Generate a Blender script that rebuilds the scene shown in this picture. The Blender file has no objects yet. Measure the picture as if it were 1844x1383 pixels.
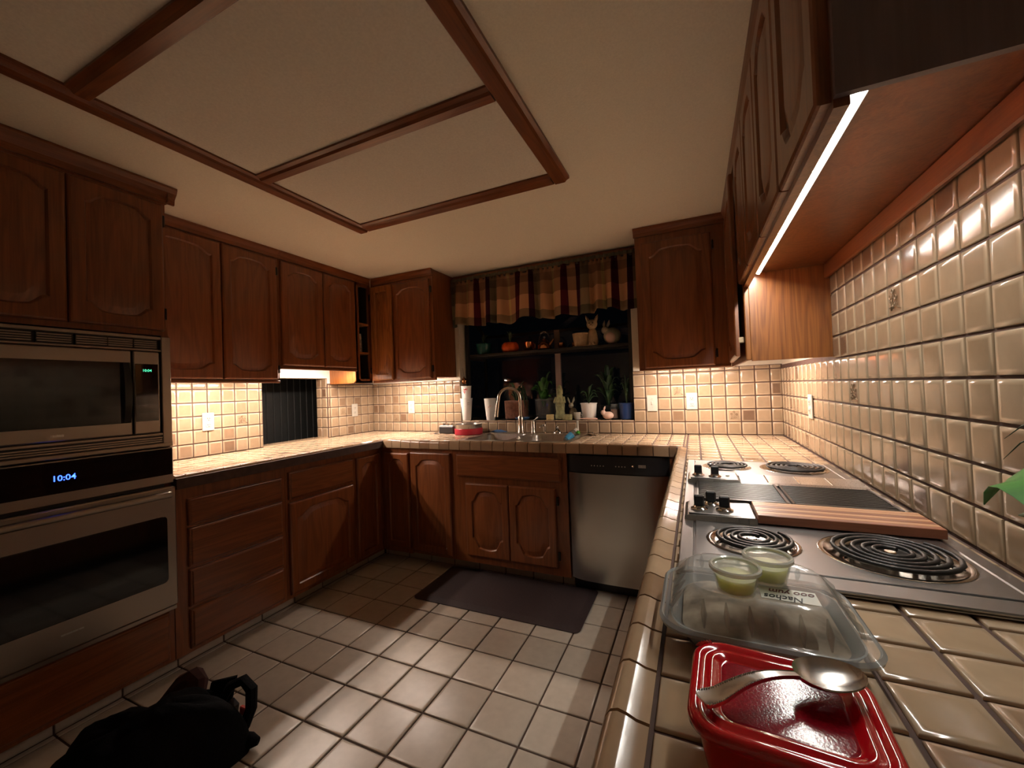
import bpy, bmesh, math, random
from mathutils import Matrix, Vector
random.seed(7)
sc = bpy.context.scene
COL = sc.collection
PI = math.pi

# ------------------------------------------------------------------ camera
cd = bpy.data.cameras.new('camera'); cam = bpy.data.objects.new('camera', cd); COL.objects.link(cam)
cd.sensor_width = 36.0; cd.lens = 36.0 * 728.85 / 1844.0; cd.clip_start = 0.02
R = Matrix.Rotation(0.4249, 3, 'Z') @ Matrix.Rotation(0.0143, 3, 'X') @ Matrix.Rotation(0.0369, 3, 'Y')
rt, fw, up = R.col[0], R.col[1], R.col[2]
M4 = Matrix(((rt.x, up.x, -fw.x, -0.5002), (rt.y, up.y, -fw.y, -3.02), (rt.z, up.z, -fw.z, 1.2646), (0, 0, 0, 1)))
cam.matrix_world = M4
sc.camera = cam
# ------------------------------------------------------------------ world, exposure
w = bpy.data.worlds.new('night'); sc.world = w; w.use_nodes = True
w.node_tree.nodes['Background'].inputs[0].default_value = (0.35, 0.42, 0.6, 1)
w.node_tree.nodes['Background'].inputs[1].default_value = 0.0007
sc.view_settings.view_transform = 'Standard'; sc.view_settings.look = 'None'
sc.view_settings.gamma = 1.0; sc.view_settings.use_curve_mapping = False
sc.view_settings.exposure = 1.32
sc.cycles.diffuse_bounces = 6; sc.cycles.max_bounces = 14
sc.cycles.sample_clamp_indirect = 6.0
LED_STRENGTH = 135.0      # neutral strip over the cooktop
WARM_STRENGTH = 110.0      # warm bars under the other wall cabinets
LED_COL = (1.0, 0.955, 0.87); WARM_COL = (1.0, 0.815, 0.69)

# ------------------------------------------------------------------ materials
MATS = {}
def nt(name):
    m = bpy.data.materials.new(name); m.use_nodes = True
    t = m.node_tree; b = t.nodes['Principled BSDF']; MATS[name] = m
    return m, t, b
def N(t, kind, **kw):
    n = t.nodes.new(kind)
    for k, v in kw.items():
        if k.startswith('i_'):
            key = k[2:]; key = int(key) if key.isdigit() else key.replace('_', ' ')
            n.inputs[key].default_value = v
        else: setattr(n, k, v)
    return n
def LK(t, a, b): t.links.new(a, b)
def ramp(t, fac, stops, interp='LINEAR'):
    r = t.nodes.new('ShaderNodeValToRGB'); r.color_ramp.interpolation = interp
    e = r.color_ramp.elements
    while len(e) < len(stops): e.new(0.5)
    for el, (p, c) in zip(e, stops): el.position = p; el.color = (*c, 1)
    if fac is not None: LK(t, fac, r.inputs[0])
    return r
def mathn(t, op, a, b=None):
    n = t.nodes.new('ShaderNodeMath'); n.operation = op
    for i, v in enumerate((a, b)):
        if v is None: continue
        if isinstance(v, (int, float)): n.inputs[i].default_value = v
        else: LK(t, v, n.inputs[i])
    return n.outputs[0]
def plain(name, col, rough=0.5, metal=0.0, spec=0.5, noise=0.0, nscale=30.0, bump=0.0, **kw):
    m, t, b = nt(name)
    b.inputs['Roughness'].default_value = rough; b.inputs['Metallic'].default_value = metal
    b.inputs['Specular IOR Level'].default_value = spec
    tc = N(t, 'ShaderNodeNewGeometry')
    nz = N(t, 'ShaderNodeTexNoise'); nz.inputs['Scale'].default_value = nscale; nz.inputs['Detail'].default_value = 4
    LK(t, tc.outputs['Position'], nz.inputs['Vector'])
    lo = tuple(max(0, c * (1 - noise)) for c in col); hi = tuple(min(1, c * (1 + noise)) for c in col)
    r = ramp(t, nz.outputs[0], [(0.3, lo), (0.7, hi)])
    LK(t, r.outputs[0], b.inputs['Base Color'])
    if bump:
        bp = N(t, 'ShaderNodeBump'); bp.inputs['Strength'].default_value = bump; bp.inputs['Distance'].default_value = 0.003
        LK(t, nz.outputs[0], bp.inputs['Height']); LK(t, bp.outputs[0], b.inputs['Normal'])
    for k, v in kw.items(): b.inputs[k.replace('_', ' ')].default_value = v
    return m
def wood(name, axis, light=(0.27, 0.085, 0.024), dark=(0.13, 0.036, 0.010), rough=0.32, g=1.0):
    m, t, b = nt(name)
    geo = N(t, 'ShaderNodeNewGeometry'); oi = N(t, 'ShaderNodeObjectInfo')
    off = N(t, 'ShaderNodeVectorMath', operation='SCALE'); off.inputs[0].default_value = (7.3, 5.1, 9.7)
    LK(t, oi.outputs['Random'], off.inputs['Scale'])
    add = N(t, 'ShaderNodeVectorMath', operation='ADD'); LK(t, geo.outputs['Position'], add.inputs[0]); LK(t, off.outputs[0], add.inputs[1])
    s = [11 * g] * 3; s['xyz'.index(axis)] = 1.1 * g
    mp = N(t, 'ShaderNodeMapping'); mp.inputs['Scale'].default_value = s; LK(t, add.outputs[0], mp.inputs['Vector'])
    n1 = N(t, 'ShaderNodeTexNoise'); n1.inputs['Scale'].default_value = 1.0; n1.inputs['Detail'].default_value = 2.0; n1.inputs['Distortion'].default_value = 0.6
    LK(t, mp.outputs[0], n1.inputs['Vector'])
    rings = mathn(t, 'SINE', mathn(t, 'MULTIPLY', n1.outputs[0], 42.0))
    rings = mathn(t, 'ADD', mathn(t, 'MULTIPLY', rings, 0.5), 0.5)
    s2 = [190] * 3; s2['xyz'.index(axis)] = 5
    mp2 = N(t, 'ShaderNodeMapping'); mp2.inputs['Scale'].default_value = s2; LK(t, add.outputs[0], mp2.inputs['Vector'])
    n2 = N(t, 'ShaderNodeTexNoise'); n2.inputs['Scale'].default_value = 1.0; n2.inputs['Detail'].default_value = 3.0
    LK(t, mp2.outputs[0], n2.inputs['Vector'])
    f = mathn(t, 'ADD', mathn(t, 'MULTIPLY', rings, 0.26), mathn(t, 'MULTIPLY', n2.outputs[0], 0.75))
    f = mathn(t, 'ADD', f, mathn(t, 'MULTIPLY', oi.outputs['Random'], 0.12))
    mid = tuple(0.55 * a + 0.45 * c for a, c in zip(light, dark))
    r = ramp(t, f, [(0.2, light), (0.55, mid), (0.95, dark)])
    LK(t, r.outputs[0], b.inputs['Base Color'])
    b.inputs['Roughness'].default_value = rough
    bp = N(t, 'ShaderNodeBump'); bp.inputs['Strength'].default_value = 0.12; bp.inputs['Distance'].default_value = 0.002
    LK(t, n2.outputs[0], bp.inputs['Height']); LK(t, bp.outputs[0], b.inputs['Normal'])
    b.inputs['Coat Weight'].default_value = 0.25; b.inputs['Coat Roughness'].default_value = 0.25
    return m
def tilemat(name, stops, rimcol, rough=0.16, rimmix=0.45):
    m, t, b = nt(name)
    oi = N(t, 'ShaderNodeObjectInfo'); geo = N(t, 'ShaderNodeNewGeometry')
    fr = mathn(t, 'FRACT', mathn(t, 'ADD', oi.outputs['Random'], geo.outputs['Random Per Island']))
    r = ramp(t, fr, stops)
    nz = N(t, 'ShaderNodeTexNoise'); nz.inputs['Scale'].default_value = 26; nz.inputs['Detail'].default_value = 3
    LK(t, geo.outputs['Position'], nz.inputs['Vector'])
    mul = N(t, 'ShaderNodeMixRGB', blend_type='MULTIPLY'); mul.inputs[0].default_value = 0.35
    r2 = ramp(t, nz.outputs[0], [(0.3, (0.7, 0.68, 0.66)), (0.7, (1, 1, 1))])
    LK(t, r.outputs[0], mul.inputs[1]); LK(t, r2.outputs[0], mul.inputs[2])
    at = N(t, 'ShaderNodeAttribute', attribute_name='rim')
    mx = N(t, 'ShaderNodeMixRGB'); LK(t, mathn(t, 'MULTIPLY', at.outputs['Fac'], rimmix), mx.inputs[0])
    LK(t, mul.outputs[0], mx.inputs[1]); mx.inputs[2].default_value = (*rimcol, 1)
    LK(t, mx.outputs[0], b.inputs['Base Color'])
    b.inputs['Roughness'].default_value = rough
    bp = N(t, 'ShaderNodeBump'); bp.inputs['Strength'].default_value = 0.08; bp.inputs['Distance'].default_value = 0.002
    LK(t, nz.outputs[0], bp.inputs['Height']); LK(t, bp.outputs[0], b.inputs['Normal'])
    return m
def emit(name, col, s):
    m, t, b = nt(name)
    b.inputs['Base Color'].default_value = (0.8, 0.8, 0.8, 1)
    b.inputs['Emission Color'].default_value = (*col, 1); b.inputs['Emission Strength'].default_value = s
    return m
def clear(name, tint, haze, rough=0.05, hazecol=(0.8, 0.8, 0.8), ior=1.45):
    # thin clear sheet: transparent, a little milky, with a glossy surface reflection
    m, t, b = nt(name)
    b.inputs['Base Color'].default_value = (*hazecol, 1); b.inputs['Roughness'].default_value = 0.3
    tr = N(t, 'ShaderNodeBsdfTransparent'); tr.inputs[0].default_value = (*tint, 1)
    gl = N(t, 'ShaderNodeBsdfGlossy'); gl.inputs['Roughness'].default_value = rough
    lw = N(t, 'ShaderNodeLayerWeight'); lw.inputs['Blend'].default_value = 0.5; f0 = ((ior-1)/(ior+1))**2
    fr = mathn(t, 'ADD', mathn(t, 'MULTIPLY', mathn(t, 'POWER', lw.outputs['Facing'], 5.0), 0.7), f0)
    m1 = N(t, 'ShaderNodeMixShader'); m1.inputs[0].default_value = haze
    LK(t, tr.outputs[0], m1.inputs[1]); LK(t, b.outputs[0], m1.inputs[2])
    m2 = N(t, 'ShaderNodeMixShader'); LK(t, fr, m2.inputs[0])
    LK(t, m1.outputs[0], m2.inputs[1]); LK(t, gl.outputs[0], m2.inputs[2])
    LK(t, m2.outputs[0], t.nodes['Material Output'].inputs[0])
    return m
def steel(name, col=(0.56, 0.54, 0.51), rough=0.28, axis='z'):
    m, t, b = nt(name)
    b.inputs['Metallic'].default_value = 1.0; b.inputs['Base Color'].default_value = (*col, 1)
    geo = N(t, 'ShaderNodeNewGeometry'); s = [350] * 3; s['xyz'.index(axis)] = 3
    mp = N(t, 'ShaderNodeMapping'); mp.inputs['Scale'].default_value = s; LK(t, geo.outputs['Position'], mp.inputs['Vector'])
    nz = N(t, 'ShaderNodeTexNoise'); nz.inputs['Scale'].default_value = 1; nz.inputs['Detail'].default_value = 2
    LK(t, mp.outputs[0], nz.inputs['Vector'])
    r = ramp(t, nz.outputs[0], [(0.3, (rough * 0.97,) * 3), (0.7, (rough * 1.04,) * 3)])
    LK(t, r.outputs[0], b.inputs['Roughness'])
    return m

oakV = wood('oak_vertical', 'z'); oakY = wood('oak_along_y', 'y'); oakX = wood('oak_along_x', 'x')
oakIn = wood('oak_veneer', 'z', light=(0.28, 0.088, 0.025), dark=(0.14, 0.039, 0.011), rough=0.35)
oakEnd = wood('oak_lit_copy', 'z', light=(0.40, 0.145, 0.032), dark=(0.13, 0.038, 0.009), rough=0.38, g=1.5)  # oak copy toned lighter for panels under strong light
boardL = wood('board_light', 'x', light=(0.60, 0.33, 0.17), dark=(0.44, 0.21, 0.10), rough=0.5)
boardD = wood('board_dark', 'x', light=(0.32, 0.12, 0.06), dark=(0.20, 0.065, 0.03), rough=0.5)
beige = [(0.0, (0.42, 0.31, 0.20)), (0.35, (0.35, 0.25, 0.155)), (0.6, (0.43, 0.32, 0.21)), (0.82, (0.33, 0.23, 0.145)), (0.93, (0.26, 0.17, 0.105)), (1.0, (0.18, 0.11, 0.07))]
tileW = tilemat('beige_glazed_tile', [(p, tuple(c * .86 for c in cc)) for p, cc in beige], (0.56, 0.45, 0.31), rimmix=0.55)  # wall copy of the beige, darkened against the bright lights
tileC = tilemat('beige_counter_tile', [(p, tuple(c * k for c, k in zip(cc, (1.12, 1.12, 1.12)))) for p, cc in beige], (0.52, 0.41, 0.30), rough=0.13)  # worktop copy of the beige, lightened to bounce light upwards
tileN = tilemat('nosing_glazed_tile', [(0, (0.46, 0.32, 0.20)), (0.7, (0.37, 0.245, 0.15)), (0.9, (0.28, 0.175, 0.10)), (1, (0.20, 0.125, 0.08))], (0.5, 0.36, 0.24), rough=0.12, rimmix=0.2)
tileF = tilemat('pale_floor_tile', [(0, (0.60, 0.54, 0.45)), (0.5, (0.55, 0.49, 0.405)), (1, (0.50, 0.44, 0.36))], (0.6, 0.54, 0.45), rough=0.3, rimmix=0.2)
grout = plain('brown_grout', (0.085, 0.047, 0.036), 0.85, noise=0.2)
groutF = plain('dark_floor_grout', (0.075, 0.045, 0.032), 0.85, noise=0.2)
cream = plain('cream_paint', (0.66, 0.60, 0.48), 0.7, noise=0.03)
paleM = plain('bounce_white_paint', (0.86, 0.83, 0.76), 0.8, noise=0.02)
ceilM = plain('ceiling_paint', (0.90, 0.85, 0.70), 0.9, noise=0.04, nscale=160, bump=0.25)
panelM = plain('ceiling_light_panel', (0.80, 0.76, 0.66), 0.85, noise=0.05, nscale=120, bump=0.3)
headM = plain('white_header_paint', (0.78, 0.73, 0.64), 0.6)
ss = steel('brushed_steel'); ssX = steel('brushed_steel_counter', (0.34, 0.335, 0.33), 0.33, 'x'); ssDW = steel('brushed_steel_door', (0.52, 0.50, 0.47), 0.25, 'z')
ssOven = steel('brushed_steel_warm', (0.36, 0.315, 0.27), 0.36, 'y')
spoonM = plain('spoon_steel', (0.70, 0.68, 0.65), 0.22, 1.0)
chrome = plain('chrome', (0.75, 0.74, 0.72), 0.1, 1.0)
nickel = plain('brushed_nickel', (0.58, 0.53, 0.47), 0.24, 1.0)
blackG = plain('black_glass', (0.004, 0.004, 0.005), 0.06)
blackP = plain('black_plastic', (0.012, 0.012, 0.013), 0.35)
blackC = plain('black_cloth', (0.006, 0.006, 0.007), 0.9, noise=0.4, nscale=200, bump=0.5, spec=0.1)
iron = plain('coil_iron', (0.025, 0.024, 0.024), 0.42, 0.3)
grillM = plain('grill_grate_iron', (0.10, 0.095, 0.09), 0.28, 0.9)
dripM = plain('stained_drip_bowl', (0.35, 0.30, 0.24), 0.18, 1.0, noise=0.5, nscale=25)
white = plain('white_plastic', (0.46, 0.44, 0.38), 0.4)
foam = plain('white_foam', (0.80, 0.78, 0.73), 0.6)
redP = plain('red_print', (0.55, 0.03, 0.03), 0.5)
greyP = plain('grey_print', (0.25, 0.25, 0.27), 0.5)
matM = plain('dark_brown_foam_mat', (0.040, 0.024, 0.024), 0.75, noise=0.15, nscale=90, bump=0.3)
copper = plain('copper', (0.62, 0.25, 0.10), 0.22, 1.0)
teal = plain('teal_glaze', (0.02, 0.13, 0.12), 0.25)
orange = plain('orange_glaze', (0.75, 0.12, 0.02), 0.3)
tanc = plain('tan_ceramic', (0.55, 0.40, 0.24), 0.5, noise=0.2)
sage = plain('sage_ceramic', (0.35, 0.33, 0.24), 0.5, noise=0.2)
terra = plain('terracotta', (0.30, 0.13, 0.08), 0.7, noise=0.35, nscale=40)
statueM = plain('mossy_stone', (0.34, 0.34, 0.16), 0.7, noise=0.35, nscale=40)
yellowM = plain('yellow_sponge', (0.62, 0.52, 0.25), 0.9, noise=0.2, nscale=120)
pinkM = plain('pale_pink_ceramic', (0.68, 0.47, 0.38), 0.45)
blueM = plain('blue_glaze', (0.015, 0.04, 0.13), 0.3)
blueB = plain('blue_plastic', (0.05, 0.28, 0.50), 0.35)
blueC = plain('blue_cloth', (0.04, 0.11, 0.25), 0.85, noise=0.2)
leafM = plain('leaf_green', (0.035, 0.12, 0.018), 0.4, noise=0.35, nscale=18)
leafD = plain('dark_leaf', (0.03, 0.065, 0.025), 0.45, noise=0.4, nscale=18)
leafB = plain('bright_leaf', (0.030, 0.17, 0.010), 0.5, spec=0.15, noise=0.3, nscale=25)
soil = plain('potting_soil', (0.03, 0.02, 0.014), 0.95, noise=0.4, nscale=80)
redBand = plain('red_silicone', (0.55, 0.02, 0.05), 0.45)
bronze = plain('dark_bronze_frame', (0.02, 0.018, 0.016), 0.5)
mullM = plain('beige_window_bar', (0.40, 0.28, 0.22), 0.55)
charcoal = plain('charcoal_and_shade', (0.013, 0.014, 0.013), 0.6, noise=0.2)  # own colour of tray and pot; on the passage wall it paints shade
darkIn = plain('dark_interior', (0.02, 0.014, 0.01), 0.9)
hingeM = plain('dark_hinge', (0.03, 0.025, 0.02), 0.4, 0.7)
sauce = plain('pale_green_sauce', (0.78, 0.80, 0.46), 0.5, Subsurface_Weight=1.0, Subsurface_Scale=0.03, Subsurface_Radius=(1.0, 1.0, 0.6), noise=0.15, nscale=60)
stickM = plain('white_label', (0.72, 0.73, 0.66), 0.6)
inkM = plain('black_ink', (0.01, 0.01, 0.012), 0.6)
inkR = plain('dark_red_ink', (0.12, 0.02, 0.02), 0.6)
foodM = plain('food_in_tray', (0.36, 0.30, 0.23), 0.8, noise=0.6, nscale=35, bump=0.6)
strapM = plain('grey_webbing', (0.10, 0.10, 0.105), 0.8)
redTag = plain('red_tag', (0.60, 0.06, 0.03), 0.7)
maroonC = plain('maroon_cloth', (0.05, 0.014, 0.012), 0.9, noise=0.3)
redGloss = plain('red_plastic_lid', (0.52, 0.006, 0.012), 0.10, spec=0.6, Coat_Weight=0.5)
glassW = clear('window_glass', (0.93, 0.95, 0.94), 0.0, 0.01, ior=1.52)
glassJ = clear('jar_glass', (0.80, 0.86, 0.84), 0.06, 0.03)
plasticLid = clear('clear_plastic_lid', (0.90, 0.91, 0.90), 0.21, 0.06, (0.75, 0.75, 0.72), 1.55)
plasticRim = clear('clear_plastic_rim', (0.6, 0.64, 0.66), 0.45, 0.08, (0.55, 0.6, 0.62))
cupPl = clear('frosted_cup_plastic', (0.95, 0.96, 0.92), 0.18, 0.1, (0.85, 0.87, 0.76))
cupRim = clear('milky_cup_rim', (0.8, 0.8, 0.78), 0.62, 0.1, (0.85, 0.86, 0.80))
redPeb = plain('pebbled_red_plastic', (0.28, 0.004, 0.014), 0.12, noise=0.2, nscale=420, bump=0.05, spec=0.35)
redClear = clear('clear_red_plastic', (0.92, 0.14, 0.10), 0.45, 0.06, (0.80, 0.04, 0.025))
ledM = emit('led_core', LED_COL, LED_STRENGTH); glowM = emit('led_diffuser', LED_COL, 4.0); warmM = emit('warm_light_lens', WARM_COL, WARM_STRENGTH)
dispG = emit('green_digits', (0.05, 0.9, 0.45), 0.5); dispB = emit('blue_digits', (0.02, 0.08, 1.0), 2.5); dotM = emit('indicator_dot', (0.8, 0.9, 1.0), 0.25)
def plaid():
    m, t, b = nt('plaid_cotton'); b.inputs['Roughness'].default_value = 0.95; b.inputs['Specular IOR Level'].default_value = 0.1
    uv = N(t, 'ShaderNodeUVMap', uv_map='UVMap'); sp = N(t, 'ShaderNodeSeparateXYZ'); LK(t, uv.outputs[0], sp.inputs[0])
    tan_, olive, gold, mar, pur = (0.55, 0.31, 0.17), (0.27, 0.20, 0.125), (0.62, 0.46, 0.20), (0.10, 0.014, 0.022), (0.06, 0.013, 0.030)
    fu = mathn(t, 'FRACT', sp.outputs[0])
    v = ramp(t, fu, [(0.0, olive), (0.16, tan_), (0.40, gold), (0.46, tan_), (0.60, mar), (0.72, tan_), (0.90, pur)], 'CONSTANT')
    h = ramp(t, sp.outputs[1], [(0.0, (0.42, 0.50, 0.52)), (0.17, (1.0, 0.98, 0.92)), (0.48, (0.52, 0.50, 0.48)), (0.74, (0.30, 0.28, 0.30)), (0.9, (0.42, 0.38, 0.38))], 'CONSTANT')
    mx = N(t, 'ShaderNodeMixRGB', blend_type='MULTIPLY'); mx.inputs[0].default_value = 1.0; LK(t, v.outputs[0], mx.inputs[1]); LK(t, h.outputs[0], mx.inputs[2])
    LK(t, mx.outputs[0], b.inputs['Base Color'])
    return m
plaidM = plaid()

# ------------------------------------------------------------------ mesh helpers
ORG = {}
class MB:
    def __init__(s): s.v = []; s.f = []; s.rim = None
    def add(s, vs, fs):
        o = len(s.v); s.v += [tuple(p) for p in vs]; s.f += [tuple(o + i for i in f) for f in fs]; return s
    def box(s, x0, x1, y0, y1, z0, z1, bev=0.0):
        x0, x1 = sorted((x0, x1)); y0, y1 = sorted((y0, y1)); z0, z1 = sorted((z0, z1))
        b = min(bev, (x1 - x0) * .45, (y1 - y0) * .45, (z1 - z0) * .45)
        if b <= 0:
            s.add([(x0,y0,z0),(x1,y0,z0),(x1,y1,z0),(x0,y1,z0),(x0,y0,z1),(x1,y0,z1),(x1,y1,z1),(x0,y1,z1)],
                  [(0,3,2,1),(4,5,6,7),(0,1,5,4),(1,2,6,5),(2,3,7,6),(3,0,4,7)])
            return s
        vs = []; idx = {}
        for ix, X in ((0, (x0, x1)),):
            pass
        def vid(c, ax):
            k = (c, ax)
            if k not in idx:
                p = [(x0, x1)[c[0]], (y0, y1)[c[1]], (z0, z1)[c[2]]]
                for a in range(3):
                    if a != ax: p[a] += b if c[a] == 0 else -b
                idx[k] = len(vs); vs.append(tuple(p))
            return idx[k]
        fs = []
        for ax in range(3):
            a1, a2 = (ax + 1) % 3, (ax + 2) % 3
            for sd in (0, 1):
                q = []
                for i, j in ((0,0),(1,0),(1,1),(0,1)):
                    c = [0]*3; c[ax] = sd; c[a1] = i; c[a2] = j; q.append(vid(tuple(c), ax))
                fs.append(tuple(q if sd else q[::-1]))
            for i in (0, 1):
                for j in (0, 1):
                    c0 = [0]*3; c0[a1] = i; c0[a2] = j; c1 = list(c0); c0[ax] = 0; c1[ax] = 1
                    c0, c1 = tuple(c0), tuple(c1)
                    q = [vid(c0, a1), vid(c1, a1), vid(c1, a2), vid(c0, a2)]
                    fs.append(tuple(q if i == j else q[::-1]))
        for i in (0,1):
            for j in (0,1):
                for k in (0,1):
                    c = (i,j,k); q = [vid(c,0), vid(c,1), vid(c,2)]
                    fs.append(tuple(q if (i+j+k) % 2 else q[::-1]))
        return s.add(vs, fs)
    def loft(s, rings, cap0=True, cap1=True, closed=True):
        n = len(rings[0]); vs = [p for r in rings for p in r]; fs = []
        for k in range(len(rings) - 1):
            for i in range(n if closed else n - 1):
                j = (i + 1) % n
                fs.append((k*n+i, k*n+j, (k+1)*n+j, (k+1)*n+i))
        if cap0: fs.append(tuple(range(n))[::-1])
        if cap1: fs.append(tuple((len(rings)-1)*n + i for i in range(n)))
        return s.add(vs, fs)
    def lathe(s, cx, cy, prof, n=20, cap0=True, cap1=True, sx=1, sy=1):
        rings = [[(cx + r*sx*math.cos(2*PI*i/n), cy + r*sy*math.sin(2*PI*i/n), z) for i in range(n)] for r, z in prof]
        return s.loft(rings, cap0, cap1)
    def tube(s, path, r, n=8, caps=True):
        path = [Vector(p) for p in path]; rs = r if isinstance(r, (list, tuple)) else [r]*len(path)
        rings = []; prev = None
        for i, p in enumerate(path):
            d = (path[min(i+1, len(path)-1)] - path[max(i-1, 0)])
            d = d.normalized() if d.length > 1e-9 else Vector((0,0,1))
            if prev is None:
                a = Vector((0,0,1)) if abs(d.z) < .9 else Vector((1,0,0)); u = d.cross(a).normalized()
            else:
                u = prev - d * prev.dot(d); u = u.normalized() if u.length > 1e-6 else d.orthogonal().normalized()
            prev = u; v = d.cross(u)
            rings.append([tuple(p + (u*math.cos(2*PI*k/n) + v*math.sin(2*PI*k/n))*rs[i]) for k in range(n)])
        return s.loft(rings, caps, caps)
    def extr(s, prof, fn, a, b):
        # closed 2D profile extruded along a parameter through fn(p, q, t)
        return s.loft([[fn(p, q, a) for p, q in prof], [fn(p, q, b) for p, q in prof]])
    def sphere(s, c, rx, ry, rz, n=14, m=9):
        rings = []
        for k in range(1, m):
            th = PI*k/m
            rings.append([(c[0]+rx*math.sin(th)*math.cos(2*PI*i/n), c[1]+ry*math.sin(th)*math.sin(2*PI*i/n), c[2]-rz*math.cos(th)) for i in range(n)])
        return s.loft(rings)
def rr(cx, cy, hx, hy, r, z, n=6):
    pts = []
    for sx, sy, a0 in ((1,1,0),(-1,1,90),(-1,-1,180),(1,-1,270)):
        for k in range(n+1):
            a = math.radians(a0 + 90*k/n)
            pts.append((cx + sx*(hx-r) + r*math.cos(a), cy + sy*(hy-r) + r*math.sin(a), z))
    return pts
def link(o, parent):
    COL.objects.link(o)
    if parent is not None: o.parent = parent
def wpos(o): return ORG.get(o.name, Vector((0,0,0)))
def obj(name, mb, mat, parent=None, smooth=False, sharp=40, fix=True):
    """one mesh object built in world space; origin at the middle of its bottom"""
    xs = [p[0] for p in mb.v]; ys = [p[1] for p in mb.v]; zs = [p[2] for p in mb.v]
    o = Vector(((min(xs)+max(xs))/2, (min(ys)+max(ys))/2, min(zs)))
    me = bpy.data.meshes.new(name); me.from_pydata([Vector(p)-o for p in mb.v], [], mb.f)
    if fix:
        bm = bmesh.new(); bm.from_mesh(me); bmesh.ops.recalc_face_normals(bm, faces=bm.faces); bm.to_mesh(me); bm.free()
    me.materials.append(mat)
    if smooth:
        me.polygons.foreach_set('use_smooth', [True]*len(me.polygons)); me.set_sharp_from_angle(angle=math.radians(sharp))
    ob = bpy.data.objects.new(name, me); link(ob, parent)
    po = wpos(parent) if parent is not None else Vector((0,0,0))
    ob.location = o - po; ORG[ob.name] = o
    return ob
def tag(o, label=None, cat=None, group=None, kind=None):
    for k, v in (('label', label), ('category', cat), ('group', group), ('kind', kind)):
        if v: o[k] = v
    return o
def thing(name, label, cat, loc, group=None):
    o = bpy.data.objects.new(name, None); o.empty_display_size = 0.05; COL.objects.link(o); o.location = loc
    ORG[o.name] = Vector(loc); return tag(o, label, cat, group)
def struct(name, mb, mat, label, cat='wall'):
    return tag(obj(name, mb, mat), label, cat, kind='structure')
def inst(name, me, loc, rot, parent):
    o = bpy.data.objects.new(name, me); link(o, parent)
    o.location = Vector(loc) - (wpos(parent) if parent is not None else Vector((0,0,0))); o.rotation_euler = rot
    ORG[o.name] = Vector(loc); return o
# ------------------------------------------------------------------ tiles
TC = {}
def tile_mesh(wd, h, mat, th=0.0048):
    k = (round(wd, 3), round(h, 3), mat.name, th)
    if k in TC: return TC[k]
    rings = []
    for d, z in ((0, -0.002), (0, th*0.55), (0.0020, th*0.90), (0.011, th)):
        a, b = max(wd/2-d, wd*.2), max(h/2-d, h*.2); rings.append([(-a,-b,z),(a,-b,z),(a,b,z),(-a,b,z)])
    vs = [p for r in rings for p in r]; fs = []
    for q in range(3):
        for i in range(4): j = (i+1) % 4; fs.append((q*4+i, q*4+j, q*4+4+j, q*4+4+i))
    fs.append((12,13,14,15))
    me = bpy.data.meshes.new('tile'); me.from_pydata(vs, [], fs); me.materials.append(mat)
    at = me.attributes.new('rim', 'FLOAT', 'POINT'); at.data.foreach_set('value', [0.0]*4 + [1.0]*8 + [0.0]*4)
    me.polygons.foreach_set('use_smooth', [True]*len(me.polygons)); me.set_sharp_from_angle(angle=math.radians(50))
    TC[k] = me; return me
G = 0.0068
ROT = {'back': (PI/2, 0, 0), 'left': (PI/2, 0, PI/2), 'right': (PI/2, 0, -PI/2), 'top': (0, 0, 0)}
def place_tile(side, a0, a1, b0, b1, off, parent, mat, name='tile', g=G):
    wd, h = (a1-a0)-g, (b1-b0)-g
    if wd < 0.008 or h < 0.008: return None
    a, b = (a0+a1)/2, (b0+b1)/2
    loc = {'back': (a, off, b), 'left': (off, a, b), 'right': (off, a, b), 'top': (a, b, off)}[side]
    return inst(name, tile_mesh(wd, h, mat), loc, ROT[side], parent)
def cuts(lo, hi, first, pitch):
    k0 = math.ceil((lo - first)/pitch + 1e-6); c = [lo]; x = first + k0*pitch
    while x < hi - 1e-6:
        if x > lo + 1e-6: c.append(x)
        x += pitch
    return c + [hi]
def field(side, A, B, off, parent, mat, skip=None, name='tile', g=G):
    out = {}
    for i in range(len(A)-1):
        for j in range(len(B)-1):
            if skip and skip(A[i], A[i+1], B[j], B[j+1]): continue
            out[(i, j)] = place_tile(side, A[i], A[i+1], B[j], B[j+1], off, parent, mat, name, g)
    return out
RELIEF = None
def relief_mesh():
    global RELIEF
    if RELIEF: return RELIEF
    mb = MB()
    mb.tube([(-.018,-.026,.006),(-.006,-.008,.008),(.002,.006,.008),(.0,.026,.007)], .0014, 5)
    mb.tube([(-.006,-.008,.008),(.012,-.004,.008),(.022,-.014,.007)], .0013, 5)
    for x, y in ((0,.024),(-.014,.010),(.016,.006),(-.010,-.006),(.006,-.012)):
        mb.tube([(x+.006*math.cos(a), y+.006*math.sin(a), .0078) for a in [2*PI*i/8 for i in range(9)]], .0014, 4)
    for x, y, a in ((-.022,-.022,.6),(.024,-.018,-.5),(-.002,-.024,1.4)):
        mb.tube([(x,y,.006),(x+.008*math.cos(a),y+.008*math.sin(a),.009),(x+.015*math.cos(a),y+.015*math.sin(a),.006)], [.0005,.0028,.0005], 5)
    me = bpy.data.meshes.new('relief'); me.from_pydata(mb.v, [], mb.f); me.materials.append(tileW); RELIEF = me; return me
def decorate(side, tiles, A, B, a, b):
    for (i, j), t in tiles.items():
        if t and A[i] <= a < A[i+1] and B[j] <= b < B[j+1]:
            r = bpy.data.objects.new('flower_relief', relief_mesh()); COL.objects.link(r); r.parent = t; ORG[r.name] = wpos(t)
            r['label'] = 'raised flower sprig on the tile'
            return

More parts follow.
